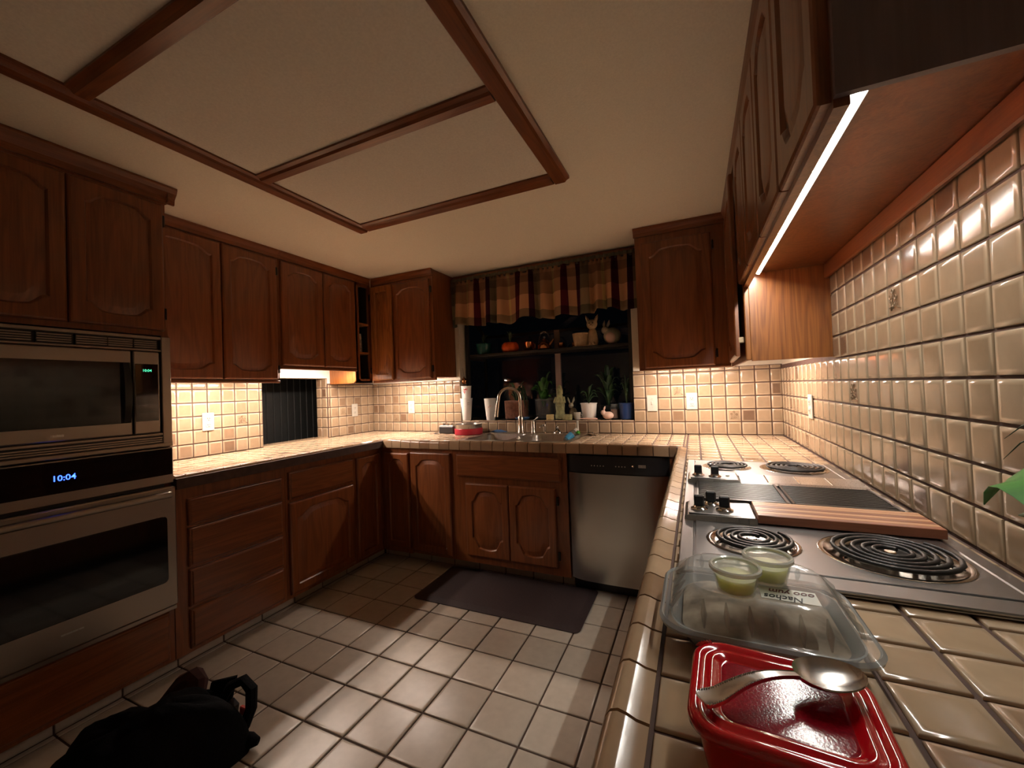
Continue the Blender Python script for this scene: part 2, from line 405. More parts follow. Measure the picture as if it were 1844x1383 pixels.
# ------------------------------------------------------------------ dimensions
P = 0.0845; ZC = 0.917; Q = 0.2059; H = 2.265
XL = -3.35; YN = -3.85
XF, YB = -2.687, -0.63          # front edges of the left and back worktop
XR = -0.605                     # front edge of the right worktop

# ------------------------------------------------------------------ floor
fl = struct('floor', MB().box(XL-.12, .12, YN, .12, -.12, 0), groutF, 'tiled kitchen floor with dark grout between pale square tiles', 'floor')
FX = cuts(-2.80, -.56, -1.7383, Q); FY = cuts(YN+.02, -.50, -1.9188, Q)
field('top', FX, FY, 0.0, fl, tileF, name='floor_tile', g=0.008)
# base tiles along the toe kicks
bl = struct('baseboard_left', MB().box(-2.835, -2.805, -2.64, -.49, 0, .082), groutF, 'pale base tiles under the cabinets along the oven side', 'baseboard')
field('left', cuts(-2.64, -.505, -1.9188, Q), [0.0, .085], -2.805, bl, tileF, name='base_tile')
bb = struct('baseboard_back', MB().box(-2.80, -1.24, -.498, -.47, 0, .095), groutF, 'pale base tiles under the sink cabinets', 'baseboard')
field('back', cuts(-2.795, -1.245, -1.7383, Q), [0.0, .097], -.498, bb, tileF, name='base_tile')

# ------------------------------------------------------------------ walls
WX0, WX1, WZ0, WZ1 = -2.355, -.905, 1.002, 2.02   # window opening
mb = MB(); mb.box(XL-.12, WX0, 0, .10, 0, H); mb.box(WX1, .12, 0, .10, 0, H); mb.box(WX0, WX1, 0, .10, 0, WZ0); mb.box(WX0, WX1, 0, .10, WZ1, H)
wb = struct('wall_back', mb, cream, 'back wall with window opening and beige tile backsplash')
OY0, OY1, OZ1 = -1.105, -.534, 1.42               # pass-through opening
mb = MB(); mb.box(XL-.125, XL, YN, OY0, 0, H); mb.box(XL-.125, XL, OY1, 0, 0, H); mb.box(XL-.125, XL, OY0, OY1, 0, ZC-.005); mb.box(XL-.125, XL, OY0, OY1, OZ1, H)
wl = struct('wall_left', mb, headM, 'side wall with pass-through opening and beige tile backsplash')
wr = struct('wall_right', MB().box(0, .12, YN, 0, 0, H), cream, 'side wall behind the cooktop covered with beige square tiles')
wn = struct('wall_front', MB().box(XL-.125, .12, YN-.12, YN, 0, H), paleM, 'unseen pale wall closing the near end, set close to bounce light')  # unseen wall, brought close and whitened to bounce light at the back cabinets
ce = struct('ceiling', MB().box(XL-.125, .12, YN, .10, H, H+.1), ceilM, 'cream painted ceiling of the kitchen', 'ceiling')
# grout beds and tiles
gb = lambda n, mb, par: obj(n, mb, grout, par)
ZR = [ZC + k*P for k in range(6)] + [1.366]
gb('grout_bed', MB().box(WX1, -.0, -.003, 0, ZC-.01, 1.366), wb); gb('grout_bed', MB().box(XL, WX0, -.003, 0, ZC-.01, 1.366), wb)
gb('grout_bed', MB().box(WX0, WX1, -.003, 0, ZC-.01, WZ0), wb)
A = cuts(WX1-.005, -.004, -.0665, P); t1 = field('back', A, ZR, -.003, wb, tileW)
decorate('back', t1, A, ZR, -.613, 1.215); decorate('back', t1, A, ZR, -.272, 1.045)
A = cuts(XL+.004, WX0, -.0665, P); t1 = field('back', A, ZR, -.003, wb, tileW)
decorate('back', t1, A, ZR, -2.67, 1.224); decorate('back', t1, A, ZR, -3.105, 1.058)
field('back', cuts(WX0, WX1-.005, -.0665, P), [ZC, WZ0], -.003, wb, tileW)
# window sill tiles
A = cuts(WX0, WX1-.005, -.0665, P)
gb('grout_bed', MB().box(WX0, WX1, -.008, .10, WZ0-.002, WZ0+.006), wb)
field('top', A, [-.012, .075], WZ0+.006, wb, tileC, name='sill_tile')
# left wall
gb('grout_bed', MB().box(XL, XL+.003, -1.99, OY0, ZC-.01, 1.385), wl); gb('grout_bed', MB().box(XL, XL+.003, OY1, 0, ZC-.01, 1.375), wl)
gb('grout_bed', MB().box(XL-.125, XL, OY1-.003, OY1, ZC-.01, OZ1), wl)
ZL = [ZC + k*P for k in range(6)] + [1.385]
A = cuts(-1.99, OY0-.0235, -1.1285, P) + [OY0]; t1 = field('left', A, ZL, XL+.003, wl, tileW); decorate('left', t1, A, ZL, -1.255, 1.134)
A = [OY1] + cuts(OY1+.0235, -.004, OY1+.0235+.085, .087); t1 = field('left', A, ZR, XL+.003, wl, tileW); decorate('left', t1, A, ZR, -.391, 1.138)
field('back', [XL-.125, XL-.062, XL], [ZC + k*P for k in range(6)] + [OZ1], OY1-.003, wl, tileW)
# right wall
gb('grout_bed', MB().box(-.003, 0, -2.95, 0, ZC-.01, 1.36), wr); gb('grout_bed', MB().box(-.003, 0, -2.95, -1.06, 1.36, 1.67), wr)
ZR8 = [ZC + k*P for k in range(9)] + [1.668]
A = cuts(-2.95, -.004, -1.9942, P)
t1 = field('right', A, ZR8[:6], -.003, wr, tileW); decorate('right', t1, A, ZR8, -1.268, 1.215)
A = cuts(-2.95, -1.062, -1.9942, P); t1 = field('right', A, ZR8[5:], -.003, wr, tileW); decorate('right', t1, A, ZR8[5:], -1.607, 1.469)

# pass-through: board wall of the next room, its shade put into the dark colour
sh = struct('wall_passage', MB().box(XL-.62, XL-.562, -2.0, .1, 0, H), charcoal, 'beadboard wall, coloured dark as unlit, seen through the pass-through opening')
y = -1.75
while y < -.02:
    obj('board', MB().box(XL-.562, XL-.550, y, y+.064, .02, H-.02, .006), charcoal, sh); y += .066
obj('sill_cap', MB().box(XL-.138, XL+.0, OY0, OY1, ZC-.006, ZC+.004, .002), tileC, wl)

# ------------------------------------------------------------------ ceiling frame
zb = H - .026
cf = thing('ceiling_light_box', 'oak-trimmed ceiling light frame with three unlit panels', 'ceiling light', (-1.66, -2.1, zb))
def cbar(name, x0, x1, y0, y1, m, along):
    if along == 'y':
        xa, xb = x0, x1; pr = [(xa, H), (xa, zb+.008), (xa+.006, zb), (xb-.022, zb), (xb-.014, zb+.008), (xb, zb+.014), (xb, H)]
        mb_ = MB().extr(pr, lambda p, q, t: (p, t, q), y0, y1)
    else:
        ya, yb = y0, y1; pr = [(ya, H), (ya, zb+.014), (ya+.014, zb+.008), (ya+.022, zb), (yb-.006, zb), (yb, zb+.008), (yb, H)]
        mb_ = MB().extr(pr, lambda p, q, t: (t, p, q), x0, x1)
    obj(name, mb_, m, cf)
cbar('frame_rail', -2.31, -2.235, -3.16, -1.165, oakY, 'y')
cbar('frame_rail', -1.078, -1.003, -3.16, -1.165, oakY, 'y')
cbar('frame_rail', -2.235, -1.078, -1.24, -1.165, oakX, 'x')
cbar('frame_rail', -2.235, -1.078, -3.16, -3.085, oakX, 'x')
cbar('cross_rail', -2.235, -1.078, -1.853, -1.790, oakX, 'x')
cbar('cross_rail', -2.235, -1.078, -2.452, -2.388, oakX, 'x')
for y0, y1 in ((-1.79, -1.24), (-2.388, -1.853), (-3.085, -2.452)):
    obj('light_panel', MB().box(-2.235, -1.078, y0, y1, H-.004, H), panelM, cf)

# ------------------------------------------------------------------ cabinet doors and drawers
def fmap(side, base):
    if side == 'left': return lambda u, v, q: (base + q, u, v)
    if side == 'back': return lambda u, v, q: (u, base - q, v)
    if side == 'right': return lambda u, v, q: (base - q, u, v)
def bump(t):
    q = min(t, 1-t); e = min(max((q-.03)/.20, 0), 1); e = e*e*(3-2*e)
    return .68*e + .32*math.sin(PI*min(max((q-.03)/.94*1, 0), .5)*1.0) * (1 if q < .5 else 1)
def outline(u0, u1, v0, v1, at, ab, n=14):
    pts = []
    for k in range(n+1):
        t = k/n; pts.append((u0+(u1-u0)*t, v0 + ab*(1-bump(t))))
    for k in range(n+1):
        t = 1-k/n; pts.append((u0+(u1-u0)*t, v1 - at*(1-bump(t))))
    return pts
def door(side, base, u0, u1, v0, v1, parent, mat=None, panelmat=None, at=.040, ab=.040, th=.020, st=.050, name='door', turn=None):
    mat = mat or oakV; panelmat = panelmat or oakIn
    f0 = fmap(side, base)
    f = f0 if turn is None else (lambda u, v, q: turn(f0(u, v, q)))
    O = lambda d, q: [f(u, v, q) for u, v in outline(u0+d, u1-d, v0+d, v1-d, 0, 0)]
    I = lambda d, q: [f(u, v, q) for u, v in outline(u0+st+d, u1-st-d, v0+st+d, v1-st-d, at, ab)]
    mb = MB(); mb.loft([O(0, 0), O(0, th-.007), O(.003, th-.003), O(.009, th), I(-.003, th), I(0, th-.003), I(.004, th-.010)], True, False)
    d = obj(name, mb, mat, parent, smooth=True, sharp=25)
    mb = MB(); mb.loft([I(.004, th-.012), I(.004, th-.010), I(.010, th-.009), I(.030, th-.003), I(.034, th-.002)], True, True)
    obj('panel', mb, panelmat, d, smooth=True, sharp=25)
    return d
def slab(side, base, u0, u1, v0, v1, parent, mat, th=.020, name='drawer_front', edge=.012):
    f = fmap(side, base)
    O = lambda d, q: [f(u, v, q) for u, v in outline(u0+d, u1-d, v0+d, v1-d, 0, 0, 1)]
    mb = MB(); mb.loft([O(0, 0), O(0, th-.010), O(.003, th-.006), O(edge*.6, th-.005), O(edge, th)], True, True)
    return obj(name, mb, mat, parent, smooth=False)
def hinge(parent, x, y, z, dx=.006, dy=.006):
    obj('hinge', MB().box(x-dx, x+dx, y-dy, y+dy, z-.026, z+.026, .002), hingeM, parent)

# ---- left base run (faces X = -2.712)
FXL = -2.712
c = thing('drawer_base_cabinet', 'oak base cabinet with a stack of four drawers beside the oven tower', 'cabinet', (-3.0, -1.69, .085))
obj('carcass', MB().box(XL+.005, FXL, -1.968, -1.412, .085, .862), oakV, c)
for v0, v1 in ((.680, .805), (.487, .668), (.300, .473), (.105, .287)):
    slab('left', FXL, -1.912, -1.437, v0, v1, c, oakY)
c = thing('door_base_cabinet', 'oak base cabinet with one drawer above a wide door, between drawer stack and corner', 'cabinet', (-3.0, -1.14, .085))
obj('carcass', MB().box(XL+.005, FXL, -1.410, -.885, .085, .862), oakV, c)
slab('left', FXL, -1.392, -.905, .665, .825, c, oakY)
door('left', FXL, -1.395, -.905, .108, .645, c, at=.05, ab=.0)
c = thing('corner_base_cabinet', 'oak inside-corner base cabinet with two narrow doors meeting in the corner', 'cabinet', (-3.0, -.3, .085))
mb = MB(); mb.box(XL+.005, FXL, -.883, -.005, .085, .862); mb.box(FXL, -2.446, -.605, -.005, .085, .862)
obj('carcass', mb, oakV, c)
door('left', FXL, -.870, -.640, .108, .820, c, at=.03, ab=.0, st=.045)
door('back', -.605, -2.672, -2.452, .125, .825, c, at=.03, ab=.0, st=.045)
# ---- back base run
FYB = -.605
c = thing('single_door_base_cabinet', 'oak base cabinet with one tall arched door just before the sink cabinet', 'cabinet', (-2.25, -.3, .095))
obj('carcass', MB().box(-2.444, -2.072, FYB, -.005, .095, .862), oakV, c)
door('back', FYB, -2.428, -2.086, .115, .835, c, at=.05, ab=.0)
c = thing('sink_base_cabinet', 'oak sink cabinet with long false drawer front over two arched doors', 'cabinet', (-1.65, -.3, .095))
mb = MB(); mb.box(-2.070, -1.242, FYB, FYB+.02, .095, .862); mb.box(-2.070, -2.05, FYB+.02, -.005, .095, .862); mb.box(-1.262, -1.242, FYB+.02, -.005, .095, .862); mb.box(-2.05, -1.262, FYB+.02, -.005, .095, .115)
obj('carcass', mb, oakV, c)
slab('back', FYB, -2.036, -1.277, .680, .832, c, oakX, name='false_drawer_front')
d1 = door('back', FYB, -1.968, -1.645, .145, .638, c, at=.075, ab=.075)
d2 = door('back', FYB, -1.640, -1.318, .145, .638, c, at=.075, ab=.075)
for z in (.56, .22): hinge(c, -1.309, FYB-.008, z, .007, .008)
# ---- dishwasher
c = thing('dishwasher', 'stainless steel dishwasher with black control panel next to the sink cabinet', 'dishwasher', (-.94, -.3, 0))
obj('tub', MB().box(-1.236, -.648, -.590, -.01, .104, .858), blackP, c)
DW0, DW1 = -1.232, -.655
pr = [(-.592, DW0), ]
def dwf(x): t = (x-DW0)/(DW1-DW0); return -.600 - .030*(1-(2*t-1)**6) - .006*math.sin(PI*t)
n = 24; ring = [(DW0+(DW1-DW0)*i/n) for i in range(n+1)]
mb = MB(); lo, hi = .105, .748
mb.loft([[(x, dwf(x), lo) for x in ring] + [(DW1, -.592, lo), (DW0, -.592, lo)], [(x, dwf(x), hi) for x in ring] + [(DW1, -.592, hi), (DW0, -.592, hi)]])
obj('door', mb, ssDW, c, smooth=True)
mb = MB(); mb.loft([[(x, dwf(x)+.004, .752) for x in ring] + [(DW1, -.592, .752), (DW0, -.592, .752)], [(x, dwf(x)+.008, .853) for x in ring] + [(DW1, -.592, .853), (DW0, -.592, .853)]])
cp = obj('control_panel', mb, blackP, c, smooth=True)
for x in (-1.082, -1.065, -1.047, -1.030, -1.012, -.940, -.922, -.905, -.888):
    obj('button', MB().box(x-.003, x+.003, -.632, -.626, .793, .799, .001), white, cp)
obj('start_button', MB().sphere((-.842, -.629, .800), .008, .006, .008, 10, 6), chrome, cp)
obj('display_badge', MB().box(-.815, -.772, -.631, -.622, .793, .810, .002), ss, cp)
obj('kick_plate', MB().box(-1.236, -.648, -.526, -.505, .008, .104), blackP, c)
# ---- right base run
c = thing('cooktop_base_cabinet', 'oak base cabinets carrying the worktop with the cooktop', 'cabinet', (-.3, -1.75, .085))
obj('carcass', MB().box(-.578, -.005, -2.92, -.005, .085, .862), oakV, c)
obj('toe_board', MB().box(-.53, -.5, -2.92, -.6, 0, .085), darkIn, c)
obj('filler', MB().box(-.646, -.578, -.605, -.585, .085, .862), oakV, c)
for y0 in (-2.88, -2.31, -1.74, -1.17):
    slab('right', -.578, y0, y0+.54, .70, .84, c, oakY); door('right', -.578, y0, y0+.54, .11, .68, c, at=.05, ab=0)

# ------------------------------------------------------------------ worktop
ct = thing('tiled_worktop', 'U-shaped kitchen worktop of beige glazed tiles with rounded tile edge', 'worktop', (-1.7, -.4, .862))
SX0, SX1, SY0, SY1 = -2.02, -1.25, -.575, -.085    # sink cut-out
mb = MB(); z0, z1 = .864, ZC-.0045
mb.box(XL+.004, XF+.012, -1.968, -.004, z0, z1); mb.box(XR+.012, -.004, -2.92, -.004, z0, z1)
mb.box(XF+.012, SX0, YB+.012, -.004, z0, z1); mb.box(SX1, XR+.012, YB+.012, -.004, z0, z1)
mb.box(SX0, SX1, YB+.012, SY0, z0, z1); mb.box(SX0, SX1, SY1, -.004, z0, z1)
obj('grout_core', mb, grout, ct)
YR = lambda lo, hi: cuts(lo, hi, -.053, P)
CT0 = ZC - .0045
# right run (cooktop covers part of it)
ckx0, ckx1, cky0, cky1 = -.543, -.036, -2.225, -1.08
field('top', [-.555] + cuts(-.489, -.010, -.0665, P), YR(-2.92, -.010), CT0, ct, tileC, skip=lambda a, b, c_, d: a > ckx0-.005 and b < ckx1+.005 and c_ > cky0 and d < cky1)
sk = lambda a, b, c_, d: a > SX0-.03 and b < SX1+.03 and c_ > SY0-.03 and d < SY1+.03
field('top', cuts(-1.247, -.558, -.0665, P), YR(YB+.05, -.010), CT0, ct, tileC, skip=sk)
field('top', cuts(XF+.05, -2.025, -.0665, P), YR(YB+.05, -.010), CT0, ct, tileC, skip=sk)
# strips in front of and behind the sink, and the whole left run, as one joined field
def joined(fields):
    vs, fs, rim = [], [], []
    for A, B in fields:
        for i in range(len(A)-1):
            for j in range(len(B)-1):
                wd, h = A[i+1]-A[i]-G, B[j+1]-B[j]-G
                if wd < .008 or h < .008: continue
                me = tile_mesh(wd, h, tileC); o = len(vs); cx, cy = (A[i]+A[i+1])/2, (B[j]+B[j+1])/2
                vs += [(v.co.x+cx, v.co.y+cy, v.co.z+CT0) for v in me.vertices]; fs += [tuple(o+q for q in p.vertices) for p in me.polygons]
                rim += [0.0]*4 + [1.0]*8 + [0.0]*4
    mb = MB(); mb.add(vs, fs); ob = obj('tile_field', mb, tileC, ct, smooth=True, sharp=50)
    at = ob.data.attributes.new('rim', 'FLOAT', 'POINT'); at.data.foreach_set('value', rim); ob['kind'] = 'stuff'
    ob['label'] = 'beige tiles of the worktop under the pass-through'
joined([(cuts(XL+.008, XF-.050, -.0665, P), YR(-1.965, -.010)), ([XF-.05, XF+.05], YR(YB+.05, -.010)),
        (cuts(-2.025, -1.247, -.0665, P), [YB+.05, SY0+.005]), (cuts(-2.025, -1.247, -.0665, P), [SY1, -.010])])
# rounded nosing tiles
NP = [(0, .864), (0, .903), (.003, .914), (.009, .9225), (.017, .9255), (.026, .9235), (.036, .9195), (.0485, .918), (.0485, .911), (.013, .905), (.011, .864)]
def nose(fn, cl, shift=0):
    for i in range(len(cl)-1):
        if cl[i+1]-cl[i] < .02: continue
        mb = MB().extr(NP, fn, cl[i]+.0022, cl[i+1]-.0022)
        obj('nosing_tile', mb, tileN, ct, smooth=True, sharp=45)
nose(lambda p, q, t: (XR+p, t, q), cuts(-2.92, YB+.0, -.053, P))
nose(lambda p, q, t: (t, YB+p, q), cuts(XF+.002, XR-.002, -.646, P))
nose(lambda p, q, t: (XF-p, t, q), cuts(-1.966, YB+.0, -1.922, P))

# ------------------------------------------------------------------ oven tower
TX = -2.715
c = thing('oven_tower_cabinet', 'tall oak cabinet tower housing the microwave and wall oven', 'cabinet', (-3.0, -2.30, 0))
mb = MB(); mb.box(XL+.005, TX, -2.632, -2.606, .085, H-.02); mb.box(XL+.005, TX, -1.996, -1.970, .085, H-.02)
mb.box(XL+.005, TX, -2.606, -1.996, 1.57, H-.02); mb.box(XL+.005, TX, -2.606, -1.996, .085, .325); mb.box(XL+.005, XL+.02, -2.606, -1.996, .325, 1.57)
obj('carcass', mb, oakV, c)
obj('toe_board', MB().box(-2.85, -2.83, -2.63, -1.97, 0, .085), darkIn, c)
door('left', TX, -2.612, -2.302, 1.592, 2.175, c); door('left', TX, -2.297, -1.985, 1.592, 2.175, c)
slab('left', TX, -2.60, -1.99, .10, .315, c, oakY, name='lower_panel', th=.012)
prc = [(0, H-.075), (.010, H-.075), (.014, H-.05), (.030, H-.03), (.038, H-.012), (.038, H-.002), (0, H-.002)]
mb = MB().extr(prc, lambda p, q, t: (TX+p, t, q), -2.65, -1.935); mb.extr(prc, lambda p, q, t: (t, -1.970+p, q), XL+.005, TX+.03)
obj('crown_moulding', mb, oakY, c)
for z in (2.10, 1.67): hinge(c, TX+.008, -1.981, z, .008, .004)
# microwave
c = thing('built_in_microwave', 'stainless built-in microwave with dark glass door above the oven', 'microwave', (-2.75, -2.3, 1.064))
MX = TX + .0215
obj('trim_frame', MB().box(MX-.02, MX, -2.634, -2.600, 1.066, 1.562, .003).box(MX-.02, MX, -2.006, -1.970, 1.066, 1.562, .003).box(MX-.02, MX, -2.600, -2.006, 1.548, 1.562, .002).box(MX-.02, MX, -2.600, -2.006, 1.494, 1.503, .002).box(MX-.02, MX, -2.600, -2.006, 1.118, 1.130, .002).box(MX-.02, MX+.004, -2.634, -1.970, 1.066, 1.084, .003), ssOven, c)
obj('body', MB().box(XL+.05, MX-.022, -2.604, -1.998, 1.068, 1.560), blackP, c)
for y0 in (-2.595, -2.49, -2.385, -2.28, -2.185, -2.10):
    y1 = y0 + (.092 if y0 < -2.2 else .080)
    vg = obj('vent', MB().box(MX-.018, MX-.014, y0, y1, 1.504, 1.547), blackP, c)
    for z in (1.510, 1.519, 1.528, 1.537): obj('slat', MB().box(MX-.014, MX-.006, y0, y1, z, z+.004), ssOven, vg)
for z in (1.088, 1.097, 1.106): obj('lower_slat', MB().box(MX-.016, MX-.004, -2.60, -2.006, z, z+.005), ssOven, c)
dm = obj('door', MB().box(MX-.014, MX+.012, -2.600, -2.118, 1.134, 1.490, .004), ssOven, c)
obj('glass', MB().box(MX+.010, MX+.0135, -2.560, -2.125, 1.184, 1.440, .001), blackG, dm)
obj('badge', MB().box(MX+.012, MX+.014, -2.36, -2.325, 1.150, 1.158), ss, dm)
mb = MB()
n = 12; L0 = [(MX+.013, -2.160 + .018*(math.cos(2*PI*0)), 0)]
rings = []
for k in range(n+1):
    z = 1.186 + .252*k/n; t = (2*k/n-1); bow = .022*(1-t*t)
    rings.append([(MX+.013, -2.158, z), (MX+.022+bow*.6, -2.150, z), (MX+.022+bow*.6, -2.132+bow*.3, z), (MX+.013, -2.124+bow*.3, z)])
mb.loft(rings); obj('handle', mb, blackP, dm, smooth=True)
cp = obj('control_panel', MB().box(MX-.014, MX+.012, -2.112, -2.020, 1.134, 1.490, .004), ssOven, c)
obj('glass', MB().box(MX+.010, MX+.0135, -2.107, -2.026, 1.187, 1.436, .001), blackG, cp)
def text(s, size, mat, parent, mw, name='digits', shear=0.0, extrude=0.0003, align='CENTER', sx=1.0):
    cu = bpy.data.curves.new(name, 'FONT'); cu.body = s; cu.size = size; cu.extrude = extrude; cu.shear = shear; cu.align_x = align; cu.align_y = 'CENTER'; cu.resolution_u = 3; cu.offset = size*.012
    tmp = bpy.data.objects.new(name, cu); COL.objects.link(tmp)
    bpy.context.view_layer.update(); dg = bpy.context.evaluated_depsgraph_get()
    me = bpy.data.meshes.new_from_object(tmp.evaluated_get(dg)); bpy.data.objects.remove(tmp)
    me.materials.clear(); me.materials.append(mat)
    mb = MB(); mb.add([mw @ Vector((v.co.x*sx, v.co.y, v.co.z)) for v in me.vertices], [tuple(p.vertices) for p in me.polygons])
    return obj(name, mb, mat, parent, fix=False)
faceL = lambda x, y, z: Matrix(((0,0,1,x),(1,0,0,y),(0,1,0,z),(0,0,0,1)))
text('10:04', .015, dispG, cp, faceL(MX+.0142, -2.066, 1.407), 'clock_digits')
# oven
c = thing('wall_oven', 'stainless wall oven with blue clock, handle bar and large dark window', 'oven', (-2.75, -2.3, .327))
OX = TX + .0215
obj('body', MB().box(XL+.05, OX-.02, -2.604, -1.998, .330, 1.060), blackP, c)
fp = obj('fascia', MB().box(OX-.02, OX, -2.634, -1.970, .898, 1.062, .003), ssOven, c)
obj('glass', MB().box(OX-.002, OX+.003, -2.630, -1.974, .938, 1.056, .001), blackG, fp)
text('10:04', .030, dispB, fp, faceL(OX+.0036, -2.324, .994), 'clock_digits')
dm = obj('door', MB().box(OX-.02, OX+.016, -2.634, -1.970, .350, .884, .005), ssOven, c)
mb = MB(); g = lambda d, x: [(x, p[0], p[1]) for p in rr(-2.302, .611, .295-d, .147-d, .018, 0, 4)]
mb.loft([g(0, OX+.013), g(0, OX+.0175), g(.002, OX+.018)]); obj('window', mb, blackG, dm)
obj('badge', MB().box(OX+.015, OX+.0175, -2.345, -2.283, .410, .416), ss, dm)
mb = MB(); mb.tube([(OX+.052, -2.595, .856), (OX+.052, -2.008, .856)], .014, 12)
hb = obj('handle', mb, ssOven, dm, smooth=True)
for y in (-2.56, -2.045): obj('handle_post', MB().box(OX+.014, OX+.050, y-.012, y+.012, .846, .866, .003), ssOven, hb)
obj('lower_trim', MB().box(OX-.02, OX+.003, -2.634, -1.970, .327, .345, .002), ssOven, c)

# ------------------------------------------------------------------ left wall cabinets
UX = -3.045
def crown_l(parent, y0, y1, x=UX):
    pr = [(0, H-.055), (.012, H-.055), (.014, H-.035), (.026, H-.015), (.030, H-.002), (0, H-.002)]
    obj('crown_moulding', MB().extr(pr, lambda p, q, t: (x+p, t, q), y0, y1), oakY, parent)
def crown_b(parent, x0, x1, y=-.315):
    pr = [(0, H-.055), (.012, H-.055), (.014, H-.035), (.026, H-.015), (.030, H-.002), (0, H-.002)]
    obj('crown_moulding', MB().extr(pr, lambda p, q, t: (t, y-p, q), x0, x1), oakX, parent)
c = thing('tall_wall_cabinet', 'oak wall cabinet with two tall arched doors next to the oven tower', 'cabinet', (-3.2, -1.58, 1.37))
mb = MB(); mb.box(XL+.005, UX-.02, -1.967, -1.182, 1.395, H-.003); mb.box(UX-.02, UX, -1.967, -1.182, 1.368, H-.003)
obj('carcass', mb, oakV, c)
door('left', UX, -1.960, -1.548, 1.392, 2.200, c); door('left', UX, -1.541, -1.200, 1.392, 2.200, c)
obj('light_rail', MB().box(UX, UX+.010, -1.965, -1.184, 1.368, 1.384, .003), oakY, c)
crown_l(c, -1.967, -1.182)
for z in (2.12, 1.46): hinge(c, UX+.008, -1.192, z, .008, .005)
c = thing('short_wall_cabinet', 'oak wall cabinet with two shorter doors above the pass-through opening', 'cabinet', (-3.2, -.84, 1.46))
obj('carcass', MB().box(XL+.005, UX-.02, -1.180, -.497, 1.500, H-.003).box(UX-.02, UX, -1.180, -.497, 1.464, H-.003), oakV, c)
door('left', UX, -1.165, -.828, 1.488, 2.200, c); door('left', UX, -.822, -.510, 1.488, 2.200, c)
obj('light_rail', MB().box(UX, UX+.010, -1.178, -.499, 1.462, 1.478, .003), oakY, c)
crown_l(c, -1.180, -.497)
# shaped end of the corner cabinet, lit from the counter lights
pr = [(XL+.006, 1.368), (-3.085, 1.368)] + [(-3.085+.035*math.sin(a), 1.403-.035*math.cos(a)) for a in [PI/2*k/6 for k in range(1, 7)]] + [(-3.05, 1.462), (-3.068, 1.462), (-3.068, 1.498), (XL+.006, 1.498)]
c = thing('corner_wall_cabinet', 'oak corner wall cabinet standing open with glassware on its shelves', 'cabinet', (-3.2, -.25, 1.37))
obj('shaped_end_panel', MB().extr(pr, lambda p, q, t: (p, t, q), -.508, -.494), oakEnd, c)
mb = MB(); x0, x1, y0, y1, z0, z1 = XL+.005, UX, -.495, -.004, 1.368, H-.003
mb.box(x0, x1, y0, y0+.016, 1.372, z1); mb.box(x0, x1, -.335, -.32, z0, z1); mb.box(x0, x1, y0, -.335, z0, z0+.018); mb.box(x0, x1, y0, -.335, 2.21, z1)
mb.box(UX-.018, UX, y0, -.458, z0, z1); mb.box(UX-.018, UX, -.350, -.33, z0, z1); mb.box(UX-.018, UX, y0, -.33, 2.185, z1); mb.box(UX-.018, UX, y0, -.33, z0, 1.402)
obj('carcass', mb, oakV, c)
obj('back_panel', MB().box(x0, x0+.006, y0+.016, -.335, z0+.018, 2.21), darkIn, c)  # interior shade put into the dark colour
obj('shade_lining', MB().box(x0+.006, UX-.02, -.341, -.3352, z0+.018, 2.21).box(x0+.006, UX-.02, y0+.0162, y0+.022, z0+.018, 2.21), darkIn, c)  # added dark sheets stand in for the shade inside the cabinet
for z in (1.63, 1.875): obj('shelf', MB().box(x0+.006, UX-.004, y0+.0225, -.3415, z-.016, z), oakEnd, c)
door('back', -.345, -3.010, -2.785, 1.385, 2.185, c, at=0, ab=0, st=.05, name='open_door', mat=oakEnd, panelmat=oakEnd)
for z in (2.10, 1.47): hinge(c, -3.018, -.355, z, .009, .008)
crown_l(c, -.495, -.345)
c = thing('left_sink_wall_cabinet', 'oak wall cabinet with one arched door between the corner and the window valance', 'cabinet', (-2.7, -.16, 1.365))
mb = MB(); mb.box(UX+.002, -2.395, -.295, -.004, 1.39, H-.003); mb.box(UX+.002, -2.395, -.315, -.295, 1.366, H-.003)
obj('carcass', mb, oakV, c)
door('back', -.315, -2.800, -2.425, 1.385, 2.185, c)
hinge(c, -2.412, -.323, 2.10, .006, .008); hinge(c, -2.412, -.323, 1.46, .006, .008)
crown_b(c, UX+.03, -2.39)
# ------------------------------------------------------------------ right wall cabinets
c = thing('right_sink_wall_cabinet', 'oak wall cabinet with one arched door between the window and the back corner', 'cabinet', (-.56, -.16, 1.352))
mb = MB(); mb.box(-.822, -.302, -.295, -.004, 1.375, H-.003); mb.box(-.822, -.302, -.315, -.295, 1.354, H-.003)
obj('carcass', mb, oakV, c)
door('back', -.315, -.785, -.385, 1.368, 2.165, c, at=.05, ab=.05)
hinge(c, -.374, -.322, 1.44, .005, .008); hinge(c, -.374, -.322, 2.09, .005, .008)
obj('light_rail', MB().box(-.82, -.304, -.325, -.315, 1.354, 1.366, .003), oakX, c)
crown_b(c, -.828, -.30)
RX = -.300
c = thing('right_corner_wall_cabinet', 'oak corner wall cabinet with oak end panel in brightly lit tone and door ajar beside the cooktop wall', 'cabinet', (-.15, -.55, 1.35))
mb = MB(); mb.box(-.290, -.005, -1.045, -.005, 1.404, H-.003); mb.box(RX, -.290, -1.045, -.318, 1.352, H-.003)
obj('carcass', mb, oakV, c)
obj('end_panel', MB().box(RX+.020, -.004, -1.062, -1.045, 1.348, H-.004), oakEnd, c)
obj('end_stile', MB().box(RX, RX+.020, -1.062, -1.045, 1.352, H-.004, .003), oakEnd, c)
hy = -.42
def turn(p):   # door swung a little open about its far upright
    a = -math.radians(1.8); x, y = p[0]-RX, p[1]-hy
    return (RX + x*math.cos(a) - y*math.sin(a), hy + x*math.sin(a) + y*math.cos(a), p[2])
def turn2(p): q = turn(p); return q
